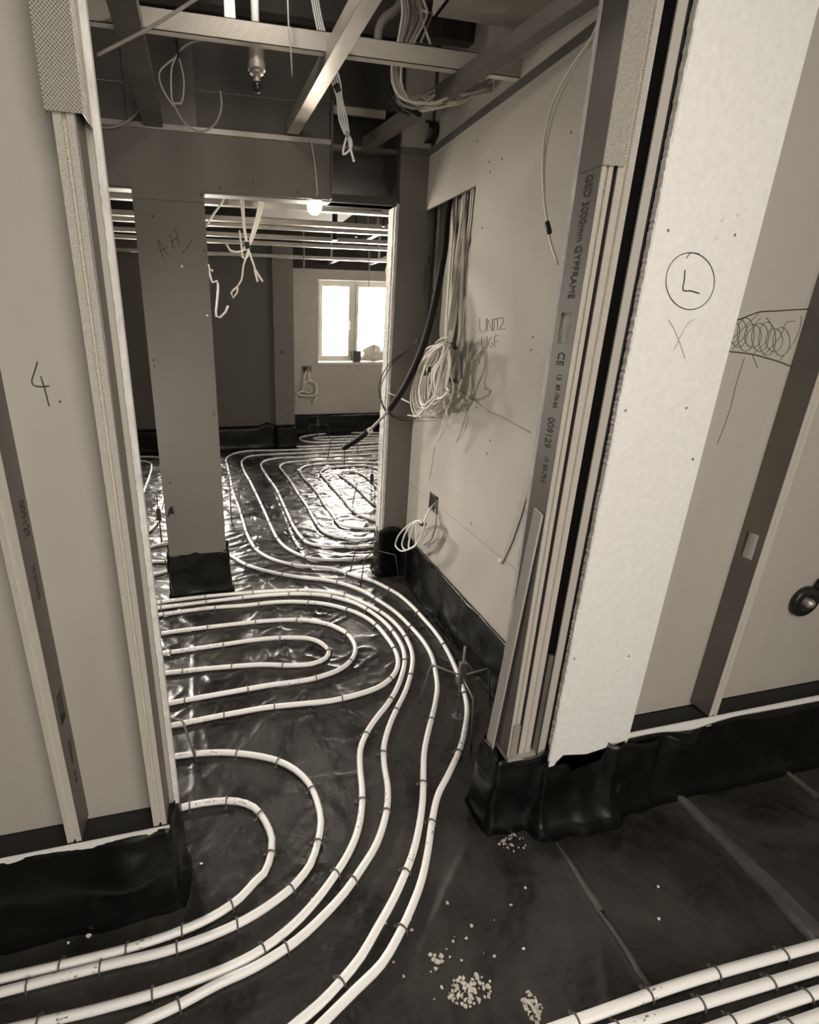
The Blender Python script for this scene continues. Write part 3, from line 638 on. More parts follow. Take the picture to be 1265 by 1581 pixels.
pipe('white pipe looping from third line below the pier back to the left stud', [(227.4, 952.8), (324, 939.8), (377, 936), (421, 931), (461, 930), (505.4, 934), (549.7, 946.4), (576.3, 961.9), (598.4, 986.2), (611.7, 1008.4), (614.8, 1026), (607.3, 1043.8), (589.6, 1059.3), (563, 1070.4), (509.9, 1083.6), (465.6, 1088), (412.5, 1093.4), (346, 1104.9), (297.4, 1114.6), (248.7, 1124.3)], .25, NEAR, (.3, .3))
pipe('white pipe bent in a long U nested second from the middle', [(231, 981.8), (281.9, 974.3), (368.2, 964), (425.8, 958.8), (465.6, 957.9), (487.7, 960.6), (514.3, 967.2), (536.4, 979.6), (547.5, 995), (548.4, 1008.4), (540.9, 1021.7), (527.6, 1032.7), (487.7, 1047.3), (412.5, 1059.3), (332.8, 1073.9), (275.3, 1084.5), (246.5, 1090.3)], .25, NEAR, (.3, .3))
pipe('white pipe bent in the innermost long U below the pier', [(235.4, 1012), (317.3, 1000.4), (412.5, 987), (441.3, 985.4), (476.7, 986.7), (496.6, 994.2), (507.7, 1006.2), (503.2, 1016.4), (483.3, 1025.2), (454.5, 1027.9), (408, 1027), (366, 1029.2), (293, 1035.8), (239.8, 1042)], .25, NEAR, (.3, .3))
pipe('white pipe next inside the outermost one, running from behind the pier', [(190, 857), (215, 851), (257, 841), (300, 840), (335, 848), (353, 857), (381.6, 873.6), (424, 885.5), (467.4, 893), (499, 896), (527.5, 901.8), (559, 912.6), (584.4, 927.7), (609.7, 945), (635, 968.9), (654, 991), (666.6, 1013), (673.7, 1043.8), (675.5, 1063), (671.4, 1090.3), (660.4, 1134.5), (655, 1163.3), (653.7, 1198.7), (653, 1233), (647.5, 1276), (637.5, 1318.2), (621, 1360), (605.5, 1393), (581.8, 1435), (558, 1476.4), (526.5, 1516), (493, 1551.5), (457, 1582)], .30, NEAR, (.3, .4))
pipe('outermost white pipe, closest to the corridor wall, bending to the bottom edge', [(610, 686), (594, 689), (541, 692), (480, 694.5), (417, 696.4), (381.6, 697.5), (360, 701.7), (350, 708.8), (352, 723), (356, 742), (360, 761), (367, 780), (374, 801), (382, 827), (396, 850), (417, 863), (451.6, 872.8), (480, 876), (511.7, 879), (530.7, 884), (552.8, 891.4), (578, 899.3), (597, 908.8), (616, 919.8), (635, 935.7), (654, 956), (673, 978), (688.8, 1002), (704.6, 1035), (715.7, 1066), (721.5, 1092.5), (718.8, 1123.5), (711.3, 1154.5), (693.6, 1194.3), (676.3, 1228.5), (667, 1270), (661.5, 1310), (651.5, 1358), (635, 1403), (613.4, 1448.8), (589.7, 1488), (550, 1528), (501, 1577)], .32, NEAR, (.5, .4))
fars = [('second white pipe in from the pier side of the far loops', [(592, 692.5), (541, 697), (480, 700.5), (417, 702.5), (386, 705), (374.5, 711), (376, 725.4), (386.3, 744.3), (398, 768), (410, 794), (419.5, 815.5), (429, 833.3), (441, 845.9), (454.8, 854), (472, 861), (489.6, 864.3), (510.4, 865.7), (533, 865.2), (559, 863), (582, 860)]),
        ('third white pipe in from the pier side of the far loops', [(592, 701), (541, 704), (480, 706.5), (426.6, 708.6), (409, 712.3), (403, 718.3), (410, 732.5), (426.6, 756), (438.5, 781), (444.3, 794), (453, 813), (465.2, 830.4), (474, 838.3), (486, 842.3), (507, 844.7), (541.7, 845.7), (576.5, 844.7)]),
        ('fourth white pipe in from the pier side of the far loops', [(592, 709.6), (541.7, 710.4), (507, 711), (472, 712.7), (446, 714.8), (434.8, 718.3), (432, 721.7), (437.4, 729.6), (447.8, 742.6), (461.7, 764.3), (474, 781.7), (484.3, 800.9), (494.8, 816.5), (501.7, 822.6), (517.4, 828.7), (541.7, 833), (559, 833.6), (585, 830.4)]),
        ('fifth white pipe in from the pier side of the far loops', [(591.3, 718.3), (576.5, 715.7), (541.7, 715.3), (515.7, 716), (489.6, 718), (472, 720.5), (464.3, 725.2), (463.5, 729.6), (470.4, 740), (480.9, 750), (491.3, 763), (501.7, 780), (514, 795.7), (526, 811), (541.7, 814.8), (562.6, 817), (580, 817.4)]),
        ('sixth white pipe in from the pier side of the far loops', [(591.3, 730.4), (581.7, 724.3), (567.8, 720.9), (550.4, 720), (524.3, 721.7), (507, 724), (496.5, 727.8), (494.8, 731.3), (503.5, 741.7), (515.7, 755.7), (533, 774.8), (543.5, 787.8), (559, 797.4), (571.3, 801.7), (580, 804.3)]),
        ('innermost white pipe of the far loops beside the bright jamb', [(589.6, 760), (581.7, 753), (571.3, 742.6), (560.9, 734.8), (548.7, 730), (538.3, 729), (529, 730), (524.3, 733), (529.6, 738.3), (545.2, 749.5), (559, 762.6), (571.3, 774.8), (581.7, 781.7), (588.7, 783.5)])]
for lb, p in fars: pipe(lb, p, .36, FAR, (.45, .45), .035)
pipe('long white pipe along the far skirt, passing behind the pier', [(150, 700), (198, 699), (252, 698), (341, 694.5), (393, 691.5), (480, 690), (541, 686.5), (592, 683)], .5, FAR, (.3, .5), .04)
pipe('outer hairpin of white pipe under the window', [(592, 668.7), (541.7, 669), (489.6, 671.3), (470.4, 674), (462.6, 677.4), (467, 680.9), (480.9, 683.5), (530, 682.8), (592, 680)], .5, FAR, (.6, .6), .04)
pipe('inner hairpin of white pipe under the window', [(592, 673.2), (541, 674.4), (489.6, 676.3), (483.5, 678), (493, 679.6), (541, 678.6), (592, 676.7)], .5, FAR, (.6, .6), .04)
pipe('white pipe in the left gap curving down beside the pier', [(150, 705), (198, 706), (245, 707), (266, 712), (263, 735), (255, 760), (250, 780), (246, 795), (243, 807), (234, 818), (223.6, 825), (211, 830.5), (185, 840)], .4, FAR, (.2, .2), .03)
pipe('white pipe in the left gap with a squared bend, nearest the left stud', [(150, 712), (199, 712), (220, 713), (232, 716), (234, 722), (230, 738), (222, 760), (217, 776), (213, 795), (206, 810), (190, 825)], .4, FAR, (.2, .2), .03)
pipe('dark-looking backlit pipe looping behind the foot of the pier', [(185, 871), (216, 869.4), (250, 868.6), (280, 869), (292, 873), (282, 878), (254.6, 884.5), (219, 891.6), (190, 897)], .4, FAR, (.2, .2), .02)
for k, (lb, p) in enumerate((('uppermost of the straight white pipes at the lower right corner', [(1265, 1459.5), (1057, 1518), (903, 1572.7)]), ('second straight white pipe from the top at the lower right corner', [(1265, 1495.5), (1149, 1530), (1020.6, 1569)]),
                             ('third straight white pipe from the top at the lower right corner', [(1265, 1532), (1204, 1552), (1131, 1578)]), ('lowest straight white pipe at the lower right corner', [(1265, 1568), (1234, 1579), (1200, 1590)]))):
    pipe(lb, p, .21, RGT, (.7, .5), first=(.81, .84, .5, .55)[k], r=.0115)

# ================================================================== SCREED LEVEL TRIPODS
def tripod(label, base, legs, arm=.19, top=.34, m='wire', reach=.16, lean=(0, 0), plate=True):
    b = fl(*base); b[2] = 0
    t = thing('level_tripod', label, 'tripod', b, 'wire level tripods standing on the membrane')
    ap = np.array([b[0] + lean[0], b[1] + lean[1], 0])
    MB().tube([(b[0], b[1], .004), (ap[0], ap[1], top)], .0045, 8).build('spike', m, t)
    MB().lathe((b[0], b[1], 0.0), [(.0, .006), (.02, .006), (.024, .001), (0, 0.0)], 14).build('foot_disc', 'clip', t)
    if plate: MB().box(ap[0] - .014, ap[0] + .014, ap[1] - .009, ap[1] + .009, arm - .022, arm + .062).box(ap[0] - .018, ap[0] + .018, ap[1] - .013, ap[1] + .013, arm - .026, arm - .014).build('clamp_plate', m, t)
    for a in legs:
        c, s = math.cos(math.radians(a)), math.sin(math.radians(a)); e = .8 * reach
        MB().tube([ap + [0, 0, arm], ap + [c * e * .94, s * e * .94, arm], ap + [c * e, s * e, arm - .008], (b[0] + c * reach, b[1] + s * reach, .004)], .0038, 8).build('leg', m, t)
    return t
tripod('grey wire tripod with clamp plate straddling the outermost pipe near the frame', (706, 1107), (135, 8, 262), .2, .335, 'wirel')
tripod('wire tripod standing at the foot of the bright jamb', (579, 890), (150, 220, -40), .178, .34, 'wire', .16)
tripod('dark wire tripod with a clamp plate inside the innermost far loop', (573, 773), (200, 8, 262), .19, .35, 'wire', .2)
tripod('thin wire tripod in mid far room under the tip of the black cable', (532, 715), (150, 20, 255), .26, .29, 'wire', .2, plate=False)
tripod('bright wire tripod beside the right edge of the pier', (358, 808), (60, 150, -10), .30, .40, 'wirel', .17, plate=False)
tripod('dark wire tripod in the left gap just behind the pier', (250, 838), (130, 10, 250), .2, .38, 'wire', .2)
tripod('dark wire tripod low in the left gap next to the stud', (232, 917), (100, 200, 330), .24, .37, 'wire', .16)
tripod('grey wire tripod half hidden by the left stud among the near pipes', (236, 1160), (75, -25, 200), .17, .24, 'wirel', .17, plate=False)
tripod('thin wire tripod standing under the left side of the window', (491, 677), (200, -10, 90), .195, .33, 'wire', .16)

# ================================================================== CEILING FRAME (corridor)
t = thing('cross_channel', 'bright knurled steel channel crossing below the ceiling void', 'channel', (.3, 1.95, 2.32))
MB().box(-.55, 1.16, 1.935, 1.9375, 2.318, 2.372).box(-.55, 1.16, 1.935, 1.965, 2.318, 2.320).box(-.55, 1.16, 1.935, 1.965, 2.370, 2.372).build('channel_body', 'kn', t)
def channel(label, a, b, wd, h, m='steel', name='ceiling_channel'):
    return tag(MB().channel(a, b, wd, h).build(name, m), label, 'channel', 'steel channels of the corridor ceiling')
channel('mottled steel channel rising diagonally from the lintel to the top edge', atY(452, 207, 2.62), (.475, 1.30, 2.292), .052, .05)
channel('dark steel channel at the upper left by the stud', atY(237, 195, 2.62), (-.17, 1.2, 2.30), .075, .05, 'dsteel')
channel('grey steel channel running beside the top of the corridor wall', atY(566, 232, 2.66), (1.045, 1.2, 2.282), .05, .045, 'dsteel')
tag(MB().box(.78, 1.12, 1.11, 1.93, 2.45, 2.463).box(.775, .79, 1.11, 1.93, 2.45, 2.75).build('ceiling_board', 'board'), 'grey plasterboard soffit above the channel at the upper right', 'board')
# sprinkler drop
t = thing('sprinkler_drop', 'white drop pipe with brass cylindrical head below the knurled channel', 'sprinkler', (.2, 1.985, 2.24))
MB().tube([(.2, 1.985, 2.74), (.2, 1.985, 2.33)], .013, 10).build('drop_pipe', 'white', t)
MB().lathe((.2, 1.985, 2.235), [(0, .10), (.024, .10), (.026, .095), (.026, .055), (.029, .052), (.029, .032), (.022, .028), (.022, .022), (.012, .018), (.012, .0)], 32, (0, 0, 1), False).build('brass_head', 'brass', t)
MB().lathe((.2, 1.985, 2.205), [(0, 0), (.010, .004), (.015, .015), (.012, .028), (0, .034)], 14).build('dark_cap', 'blackp', t)
tag(MB().prism([(.105, 1.99, 2.36), (.14, 1.99, 2.36), (.138, 1.99, 2.50), (.15, 1.99, 2.52), (.137, 1.99, 2.55), (.135, 1.99, 2.74), (.11, 1.99, 2.74)], (0, .004, 0)).build('hanger_strap', 'white'), 'white hanger strap left of the sprinkler drop', 'strap')

def cable(name, label, pts, r, m, group=None, step=.02, cat='cable', hung=False):
    if hung: pts = [np.array([pts[0][0], pts[0][1], 2.752])] + list(pts)
    return tag(MB().tube(spline(pts, step), r, 7).build(name, m), label, cat, group)
Yp = lambda Y: (lambda *p: [atY(x, y, Y) for x, y in p])
cable('thin_cable', 'thin pale cable slanting across the upper left ceiling void', Yp(1.8)((150, 85), (195, 62), (240, 38), (300, 0), (340, -25)), .0045, 'gcable')
t = thing('wire_loops', 'thin wire loops hanging below the knurled channel at the left', 'cable', atY(270, 80, 2.25))
y = Yp(2.25)
for p in (((272, 60), (274, 85), (262, 95), (246, 112), (248, 130), (258, 150), (268, 164)), ((275, 82), (266, 100), (264, 125), (268, 160), (279, 160), (284, 125), (278, 95), (275, 82)), ((276, 80), (290, 68), (320, 61), (360, 64)),
          ((268, 160), (278, 180), (295, 198), (315, 203), (333, 190), (342, 165), (340, 140))):
    MB().tube(spline(y(*p), .015), .0035, 6).build('wire', 'gcable', t)
MB().tube(spline(y((272, 60), (275, 75), (276, 90)), .02), .006, 6).build('dark_tie', 'tape', t)
cable('short_wire', 'short pale wire lying on the lintel ledge at the left', Yp(2.61)((140, 194), (165, 197), (190, 191), (208, 178), (222, 158)), .005, 'gcable')
cable('hanging_wire', 'single fine wire hanging straight down past the bright channel', Yp(1.9)((444, -20), (446, 40), (450, 90), (451, 118)), .0026, 'gcable')
t = thing('taped_cable_drop', 'pale cables taped in a drop with a looped end in front of the dark box', 'cable', atY(540, 215, 2.1))
for k in range(4):
    o = (k - 1.5) * 4
    MB().tube(spline(Yp(2.1 + .004 * k)((484 + o * .8, -15), (492 + o * .8, 30), (505 + o, 80), (520 + o, 130), (524 + o * .6, 150), (530 + o, 185), (536 + o * .5, 207)), .02), .0035, 6).build('cable', 'white', t)
MB().tube(spline(Yp(2.1)((537, 207), (542, 216), (543, 226), (534, 237), (530, 238), (531, 228), (535, 212)), .01), .0042, 6).build('looped_end', 'white', t)
MB().tube(spline(Yp(2.1)((538, 210), (541, 228), (547, 249)), .01), .0042, 6).build('tail', 'white', t)
MB().tube(Yp(2.1)((518, 131), (523, 142)), .012, 8).build('black_tape', 'tape', t)
MB().tube(Yp(2.1)((535, 204), (538, 212)), .009, 8).build('grey_tape', 'gcable', t)
# big bundle upper middle
t = thing('cable_bundle', 'large tangle of pale cables looping down from the ceiling void', 'cable', atY(645, 150, 2.15))
R = random.Random(3)
for k in range(22):
    Y = 2.10 + R.uniform(-.07, .10); dx = R.uniform(-16, 16); s = R.uniform(.8, 1.15)
    p = [(640 + dx, -60), (634 + dx, -10), (640 + dx * 1.3, 18), (628 + dx * .9, 60), (612 + dx * .5, 100 + R.uniform(-8, 8)), (612 + dx * .45, 125), (622 + dx * .4, 150 + R.uniform(-6, 10)), (645, 163 + R.uniform(-14, 8) * s), (680, 160 + R.uniform(-22, 8)), (715, 150 + R.uniform(-25, 8)), (760, 130 + R.uniform(-25, 10))]
    MB().tube(spline([atY(x, yy, Y) for x, yy in p], .02), .0045, 6).build('cable', 'cable' if k % 3 else 'gcable', t)
for p, r in (((( 603, 85), (604, 130), (612, 150), (626, 165), (650, 178)), .009), (((586, 90), (590, 120), (600, 150), (618, 172), (632, 176)), .003), (((650, 15), (668, 20), (672, -10)), .004), (((640, -10), (655, 40), (665, 68)), .004), (((672, -10), (668, 20), (660, 40), (650, 65)), .004)):
    MB().tube(spline(Yp(2.08)(*p), .02), r, 6).build('cable', 'bcable' if r in (.009, .003) else 'cable', t)
cable('grey_duct_hose', 'pale flexible hose beside the cable tangle', Yp(2.2)((583, 70), (585, 45), (594, 28), (612, 15), (625, -10)), .016, 'gcable', cat='hose')
tag(MB().lathe(atX(672, 205, 1.116), [(0, 0), (.045, 0), (.047, -.05), (.04, -.05), (.038, .002)], 18, (1, 0, 0)).build('pipe_sleeve', 'blackp'), 'dark round sleeve through the wall above the cable opening', 'sleeve')

# ---------------- lamp under the lintel
bl = atY(486, 319, 2.69)
t = thing('festoon_lamp', 'glowing round site lamp hanging under the lintel', 'lamp', bl)
MB().lathe(bl, [(.0005, -.036), (.016, -.033), (.028, -.022), (.035, -.006), (.035, .006), (.028, .018), (.02, .022)], 20).build('globe', 'globe', t)
MB().lathe(bl, [(.02, .020), (.050, .018), (.054, .022), (.030, .032), (.016, .036), (.0005, .037)], 22).build('shade', 'dsteel', t)
MB().tube(spline([bl + [0, 0, .036], bl + [0, -.040, .030], bl + [0, -.062, .045], bl + [-.003, -.060, .09], bl + [-.012, -.058, .17], bl + [-.03, -.064, .25]], .02), .0028, 6).build('flex', 'cable', t)

# ================================================================== CORRIDOR WALL CABLES
cs = thing('opening_cables', 'pale cables dropping through the opening in the corridor wall to a black tie', 'cable', (RX - .03, 2.2, 1.3))
R = random.Random(9)
for k in range(12):
    o = R.uniform(-1, 1); x0 = RX + R.uniform(.02, .07)
    a = [atX(726 + o * 9, 280, x0), atX(722 + o * 9, 330, x0), atX(713 + o * 9, 400, RX + .02 + .02 * o), atX(705 + o * 7, 455, RX - .005 + .02 * o), atX(697 + o * 6, 505, RX - .04 + .015 * o), atX(692 + o * 5, 533, RX - .06 + .012 * o)]
    MB().tube(spline(a, .025), .0048, 6).build('cable', 'cable' if k % 4 else 'gcable', cs)
for k in range(4):
    o = R.uniform(-1, 1)
    MB().tube(spline([atX(706 + o * 2, 275, RX + .06), atX(702 + o * 4, 350, RX + .05), atX(696 + o * 4, 430, RX + .03), atX(690 + o * 4, 520, RX - .03)], .03), .0045, 6).build('cable', 'cable', cs)
for k in range(5):
    o = R.uniform(-1, 1)
    MB().tube(spline([atX(722 + o * 6, 290, RX + .04), atX(718 + o * 6, 400, RX + .01), atX(715 + o * 6, 470, RX - .01), atX(712 + o * 5, 520, RX - .02), atX(704 + o * 5, 560, RX - .03), atX(700 + o * 3, 585, RX - .03)], .03), .004, 6).build('cable', 'gcable', cs)
co = thing('coiled_cables', 'hank of pale cables tied with a black band hanging from the opening', 'cable', (RX - .12, 2.2, 1.1))
for k in range(26):
    X = RX - .05 - R.uniform(0, .11); u = R.uniform(0, 1); v = R.uniform(-1, 1)
    tx, ty = 688 + v * 5, 530 + R.uniform(-3, 4); lx = 640 + u * 32; bx = 634 + u * 38; by = 636 - u * 14 + R.uniform(-8, 6); rx = 672 + u * 22
    p = [(tx - 4, ty), (lx + 14, 548 + R.uniform(-6, 8)), (lx, 580 + R.uniform(-8, 10)), (bx, by - 22), (bx + 6, by), (bx + 22, by - 12), (rx - 4, 596 + R.uniform(-8, 8)), (rx + 2, 565), (tx + 3, ty + 2)]
    MB().tube(spline([atX(x, yy, X + .01 * math.sin(i * 1.3 + k)) for i, (x, yy) in enumerate(p)], .015), .0046, 6).build('cable', 'cable' if k % 5 else 'gcable', co)
for p in (((680, 540), (672, 532), (684, 522), (692, 521)), ((676, 638), (684, 625), (690, 590), (690, 560)), ((690, 560), (700, 600), (688, 640), (683, 660), (676, 678)), ((686, 620), (691, 645), (684, 668), (675, 681)), ((630, 641), (650, 643), (665, 636), (678, 625))):
    MB().tube(spline([atX(x, yy, RX - .09) for x, yy in p], .015), .0042, 6).build('cable', 'cable', co)
MB().tube(spline([atX(x, yy, RX - .065) for x, yy in ((675, 537), (684, 532), (692, 531), (700, 533), (704, 538))], .01), .0085, 8).build('black_band', 'tape', co)
for x, yy in ((663, 571), (656, 576), (688, 545), (681, 563)): MB().tube([atX(x, yy - 4, RX - .125), atX(x, yy + 4, RX - .125)], .007, 6).build('tape_mark', 'tape', co)
tag(MB().box(RX - .022, RX - .001, 2.20, 2.235, 1.195, 1.225).build('filler_block', 'plaster'), 'small pale block of filler at the lower corner of the opening', 'filler')
tag(MB().prism([atX(x, yy, RX - .016) for x, yy in ((694, 536), (707, 540), (709, 560), (710, 585), (694, 583))], (.01, 0, 0)).build('grey_cable_strip', 'gcable'), 'flat grey cable strip behind the tied hank', 'cable')
t = thing('black_conduit', 'thick black cable falling from the wall opening, past the jamb, towards the far floor', 'cable', atX(628, 592, .925))
bp = [atX(698, 262, RX + .036), atX(695, 300, RX + .034), atX(691, 335, RX + .02), atX(687, 385, 1.07), atX(680, 425, 1.02), atX(670, 475, .968), atX(655, 530, .94), atX(628, 592, .92), atX(602, 632, .905)]
MB().tube(spline(bp, .03), .0155, 12).build('sheath', 'bcable', t)
ep = [atX(606, 627, .907), atY(590, 645, 2.6), atY(568, 667, 2.75)]
MB().tube(spline(ep, .03), .008, 8).build('inner_cable', 'gcable', t)
MB().tube(spline([atY(570, 665, 2.735), atY(552, 679, 2.82), atY(531, 692, 2.9)], .03), .0165, 12).build('sheath', 'bcable', t)
MB().tube([atY(572, 664, 2.73), atY(567, 668, 2.755)], .0185, 10).build('pale_collar', 'cable', t)
lp = lambda *p: [atY(x, y, 2.56) if x < 632 else atX(x, y, .965) for x, y in p]
cable('black_loop_wire', 'thin black wires in a wide loop left of the thick black cable', lp((648, 522), (625, 545), (603, 560), (590, 580), (585, 600), (589, 622), (596, 635), (612, 646), (628, 649), (640, 646)), .0026, 'bcable')
cable('black_loop_wire', 'thin black wire in the inner loop beside the bright jamb', lp((647, 524), (622, 548), (606, 562), (594, 582), (588, 600), (590, 620), (597, 634), (610, 642), (630, 645)), .0022, 'bcable')
cable('black_drop_wire', 'fine dark wire hanging inside the wall opening', [atX(x, yy, RX + .02) for x, yy in ((662, 395), (665, 430), (670, 460), (676, 500), (679, 530))], .0025, 'bcable')
cable('pale_tie_wire', 'short pale wire bridging the jamb and the hank', lp((601, 607), (615, 613), (633, 622)), .004, 'cable')
for x, o in ((668, 'left'), (676, 'right')):
    pass
cable('frame_wire', 'looping pale wire hanging beside the frame at the top right', [atX(x, yy, 1.0) for x, yy in ((930, 20), (914, 58), (895, 85), (872, 122), (852, 165), (842, 210), (839, 250), (840, 300), (845, 340), (850, 372), (862, 408))], .0035, 'white')
cable('frame_wire', 'second pale wire close inside the first at the top right', [atX(x, yy, 1.005) for x, yy in ((914, 64), (895, 92), (874, 130), (857, 170), (846, 215), (841, 252), (841, 300))], .003, 'cable')
tag(MB().tube([atX(845, 343, .995), atX(849, 360, .995)], .007, 8).build('wire_connector', 'tape'), 'dark connector on the looping wire at the top right', 'connector')
# cavity wires
cable('cavity_wire', 'grey wire loop in the dark gap at the top right', Yp(1.04)((1018, 20), (1030, 45), (1036, 75), (1030, 105)), .003, 'gcable')

# socket box and its coil
sb = atX(669, 777, RX)
t = thing('socket_box', 'open square socket box in the corridor wall', 'socket', (RX, sb[1], sb[2] - .04))
c = [atX(x, yy, RX - .004) for x, yy in ((659, 762), (681, 775), (679, 792), (661, 780))]
cy = (c[0][1] + c[1][1]) / 2; hw = .05; hh = .045; cz = sum(p[2] for p in c) / 4
MB().box(RX - .005, RX + .0, cy - hw, cy + hw, cz + hh - .008, cz + hh).box(RX - .005, RX, cy - hw, cy + hw, cz - hh, cz - hh + .008).box(RX - .005, RX, cy - hw, cy - hw + .022, cz - hh, cz + hh).box(RX - .005, RX, cy + hw - .008, cy + hw, cz - hh, cz + hh).build('rim', 'dsteel', t)
MB().box(RX - .0015, RX - .0005, cy - hw + .02, cy + hw - .006, cz - hh + .006, cz + hh - .006).build('dark_mouth', 'gap', t)
k = thing('socket_coil', 'small coil of white cable hanging from the socket box', 'cable', (RX - .1, cy, .45))
R = random.Random(4)
w0 = [(672, 777), (664, 786), (657, 800), (653, 808)]
for j in range(4):
    dx = j * 4.2; X = RX - .10 - j * .006
    p = w0 + [(646, 804), (630 + dx, 812), (615 + dx * 2.2, 828), (611 + dx * 2.4, 842), (618 + dx * 1.6, 850 - j * 1.5), (632 + dx * .8, 848 - j * 2), (648, 834), (655, 815), (656, 806)]
    xs = [RX - .005, RX - .04, RX - .08] + [X] * (len(p) - 3)
    MB().tube(spline([atX(a, b, x) for (a, b), x in zip(p, xs)], .012), .0048, 7).build('cable', 'white', k)
MB().tube(spline([atX(a, b, RX - .02) for a, b in ((672, 786), (674, 800), (668, 830), (654, 842))], .012), .004, 6).build('cable', 'gcable', k)
MB().tube([atX(650, 809, RX - .112), atX(656, 809, RX - .112)], .011, 8).build('dark_tie', 'tape', k)
cable('skirt_cable', 'thin dark rod standing against the corridor skirt', [atX(673, 880, 1.05), atX(674, 955, 1.06)], .0022, 'wire', cat='rod')

# ================================================================== FAR ROOM
for k, (x, yy) in enumerate(((610, 320), (610, 334), (610, 356), (610, 363.8), (610, 378), (610, 387.6), (610, 405.3))):
    Yb = fl(x, yy, 2.13)[1]
    names = ('nearest, just beyond the lintel', 'second beyond the lintel', 'third beyond the lintel', 'fourth beyond the lintel', 'fifth beyond the lintel', 'sixth beyond the lintel', 'last before the window wall')
    if Yb < PY + .15: Yb = PY + .17
    tag(MB().channel((-2.9, Yb, 2.13), (3.25, Yb, 2.13), .045, .028).build('ceiling_batten', 'steel'), 'steel ceiling batten of the far room, ' + names[k], 'batten', 'ceiling battens of the far room')
for x, yy, s in ((583, 368, .30), (512, 410, .26), (585, 408, .26)):
    a = fl(x, yy, 2.16); tag(MB().channel((a[0], a[1] - s * 1.4, 2.185), (a[0], a[1] + s * 1.4, 2.185), .04, .03).box(a[0] - .012, a[0] + .012, a[1] - .001, a[1] + .001, 2.186, 2.752).build('primary_channel', 'steel'), {583: 'bright channel running lengthways above the battens by the jamb', 512: 'bright channel running lengthways above the left of the window', 585: 'bright channel running lengthways above the right of the window'}[x], 'channel')
a = fl(475, 330, 2.5)
tag(MB().box(.45, 1.15, 3.1, 3.9, 2.40, 2.412).box(.6, .62, 3.4, 3.402, 2.41, 2.752).box(1., 1.02, 3.4, 3.402, 2.41, 2.752).build('void_board', 'board'), 'lit square of plasterboard above the battens behind the lamp', 'board')
tag(MB().box(.5, 1.3, 4.5, 5.2, 2.40, 2.412).box(.6, .62, 4.8, 4.802, 2.41, 2.752).box(1.1, 1.12, 4.8, 4.802, 2.41, 2.752).build('void_board', 'board'), 'small square of plasterboard deeper in the far ceiling void', 'board')
for x, y0, y1, Y, r, m, lb in ((550, 356, 366, 4.5, .012, 'blackp', 'black hanger rod above the battens near the lamp'), (592, 319, 350, 3.6, .01, 'blackp', 'black hanger rod above the battens beside the jamb'), (517, 330, 371, 4.2, .022, 'blackp', 'thick dark hanger left of centre in the far ceiling void')):
    a, b = atY(x, y0, Y), atY(x, y1, Y); tag(MB().tube([(a[0], a[1], 2.752), b], r, 8).build('hanger_rod', m), lb, 'rod')
cable('pull_cord', 'thin cord hanging in front of the window top', Yp(5.6)((568, 320), (570, 386), (570.5, 420), (569.5, 443)), .006, 'gcable', cat='cord', hung=True)
cable('pull_cord', 'short cord hanging left of the window', Yp(5.6)((468, 310), (469, 372), (469.5, 400), (469, 415)), .008, 'gcable', cat='cord', hung=True)
cable('window_wire', 'pale wire looping above the right of the window', Yp(6.2)((604, 330), (602, 385), (599, 405), (596, 420), (601, 430), (597, 436)), .006, 'cable', hung=True)
cable('festoon_wire', 'dark wire sagging between battens right of the lamp', Yp(3.1)((512, 314), (522, 318), (533, 323), (545, 320), (549, 315)), .005, 'bcable')
t = thing('tied_cable_drop', 'pale cables hanging in a knot from the far ceiling right of the pier', 'cable', atY(381, 385, 3.2))
y = Yp(3.2)
for p in (((369, 280), (370, 295), (373, 320), (376, 350), (381, 378)), ((373, 295), (376, 320), (378, 350), (382, 378)), ((403, 280), (402, 295), (397, 330), (389, 360), (383, 380)), ((406, 295), (400, 330), (391, 362), (384, 380)), ((409, 295), (404, 325), (393, 362), (385, 380)),
          ((382, 378), (374, 385), (374, 396), (379, 400), (384, 390), (383, 378)), ((384, 380), (380, 398), (376, 410), (373, 432), (366, 443)), ((366, 443), (357, 452), (360, 460), (366, 452), (367, 444)), ((382, 380), (388, 398), (393, 412), (394, 418)), ((393, 416), (398, 435)), ((394, 416), (406, 435)), ((350, 377), (355, 386), (368, 389), (381, 384)), ((370, 356), (372, 375), (374, 388))):
    pts = y(*p)
    if p[0][1] < 290: pts = [np.array([pts[0][0], pts[0][1], 2.752])] + pts
    MB().tube(spline(pts, .02), .006, 6).build('cable', 'cable', t)
MB().tube(y((381, 374), (383, 384)), .016, 8).build('black_tape', 'tape', t)
cable('hook_cable', 'stiff white cable bent like a hook at the right edge of the pier', [atY(313, 404, 2.735)] + Yp(2.95)((322, 412), (324, 425), (328, 436), (335, 434), (337, 440), (335, 470), (334, 488), (340, 490), (348, 482), (352, 472)), .0058, 'white')
cable('hook_cable', 'short stub of white cable above the hooked one at the pier edge', Yp(2.95)((320, 413), (324, 416), (329, 418)), .005, 'cable')
cable('slanting_wire', 'bright wire slanting up beside the pier under the far ceiling', Yp(3.3)((318, 350), (330, 330), (339, 318), (350, 300)), .006, 'white')
cable('gap_coil', 'grey cable coil hanging from the battens in the left gap', Yp(3.6)((156, 270), (158, 350), (160, 385), (163, 405), (168, 410), (168, 398), (161, 386)), .008, 'gcable', hung=True)
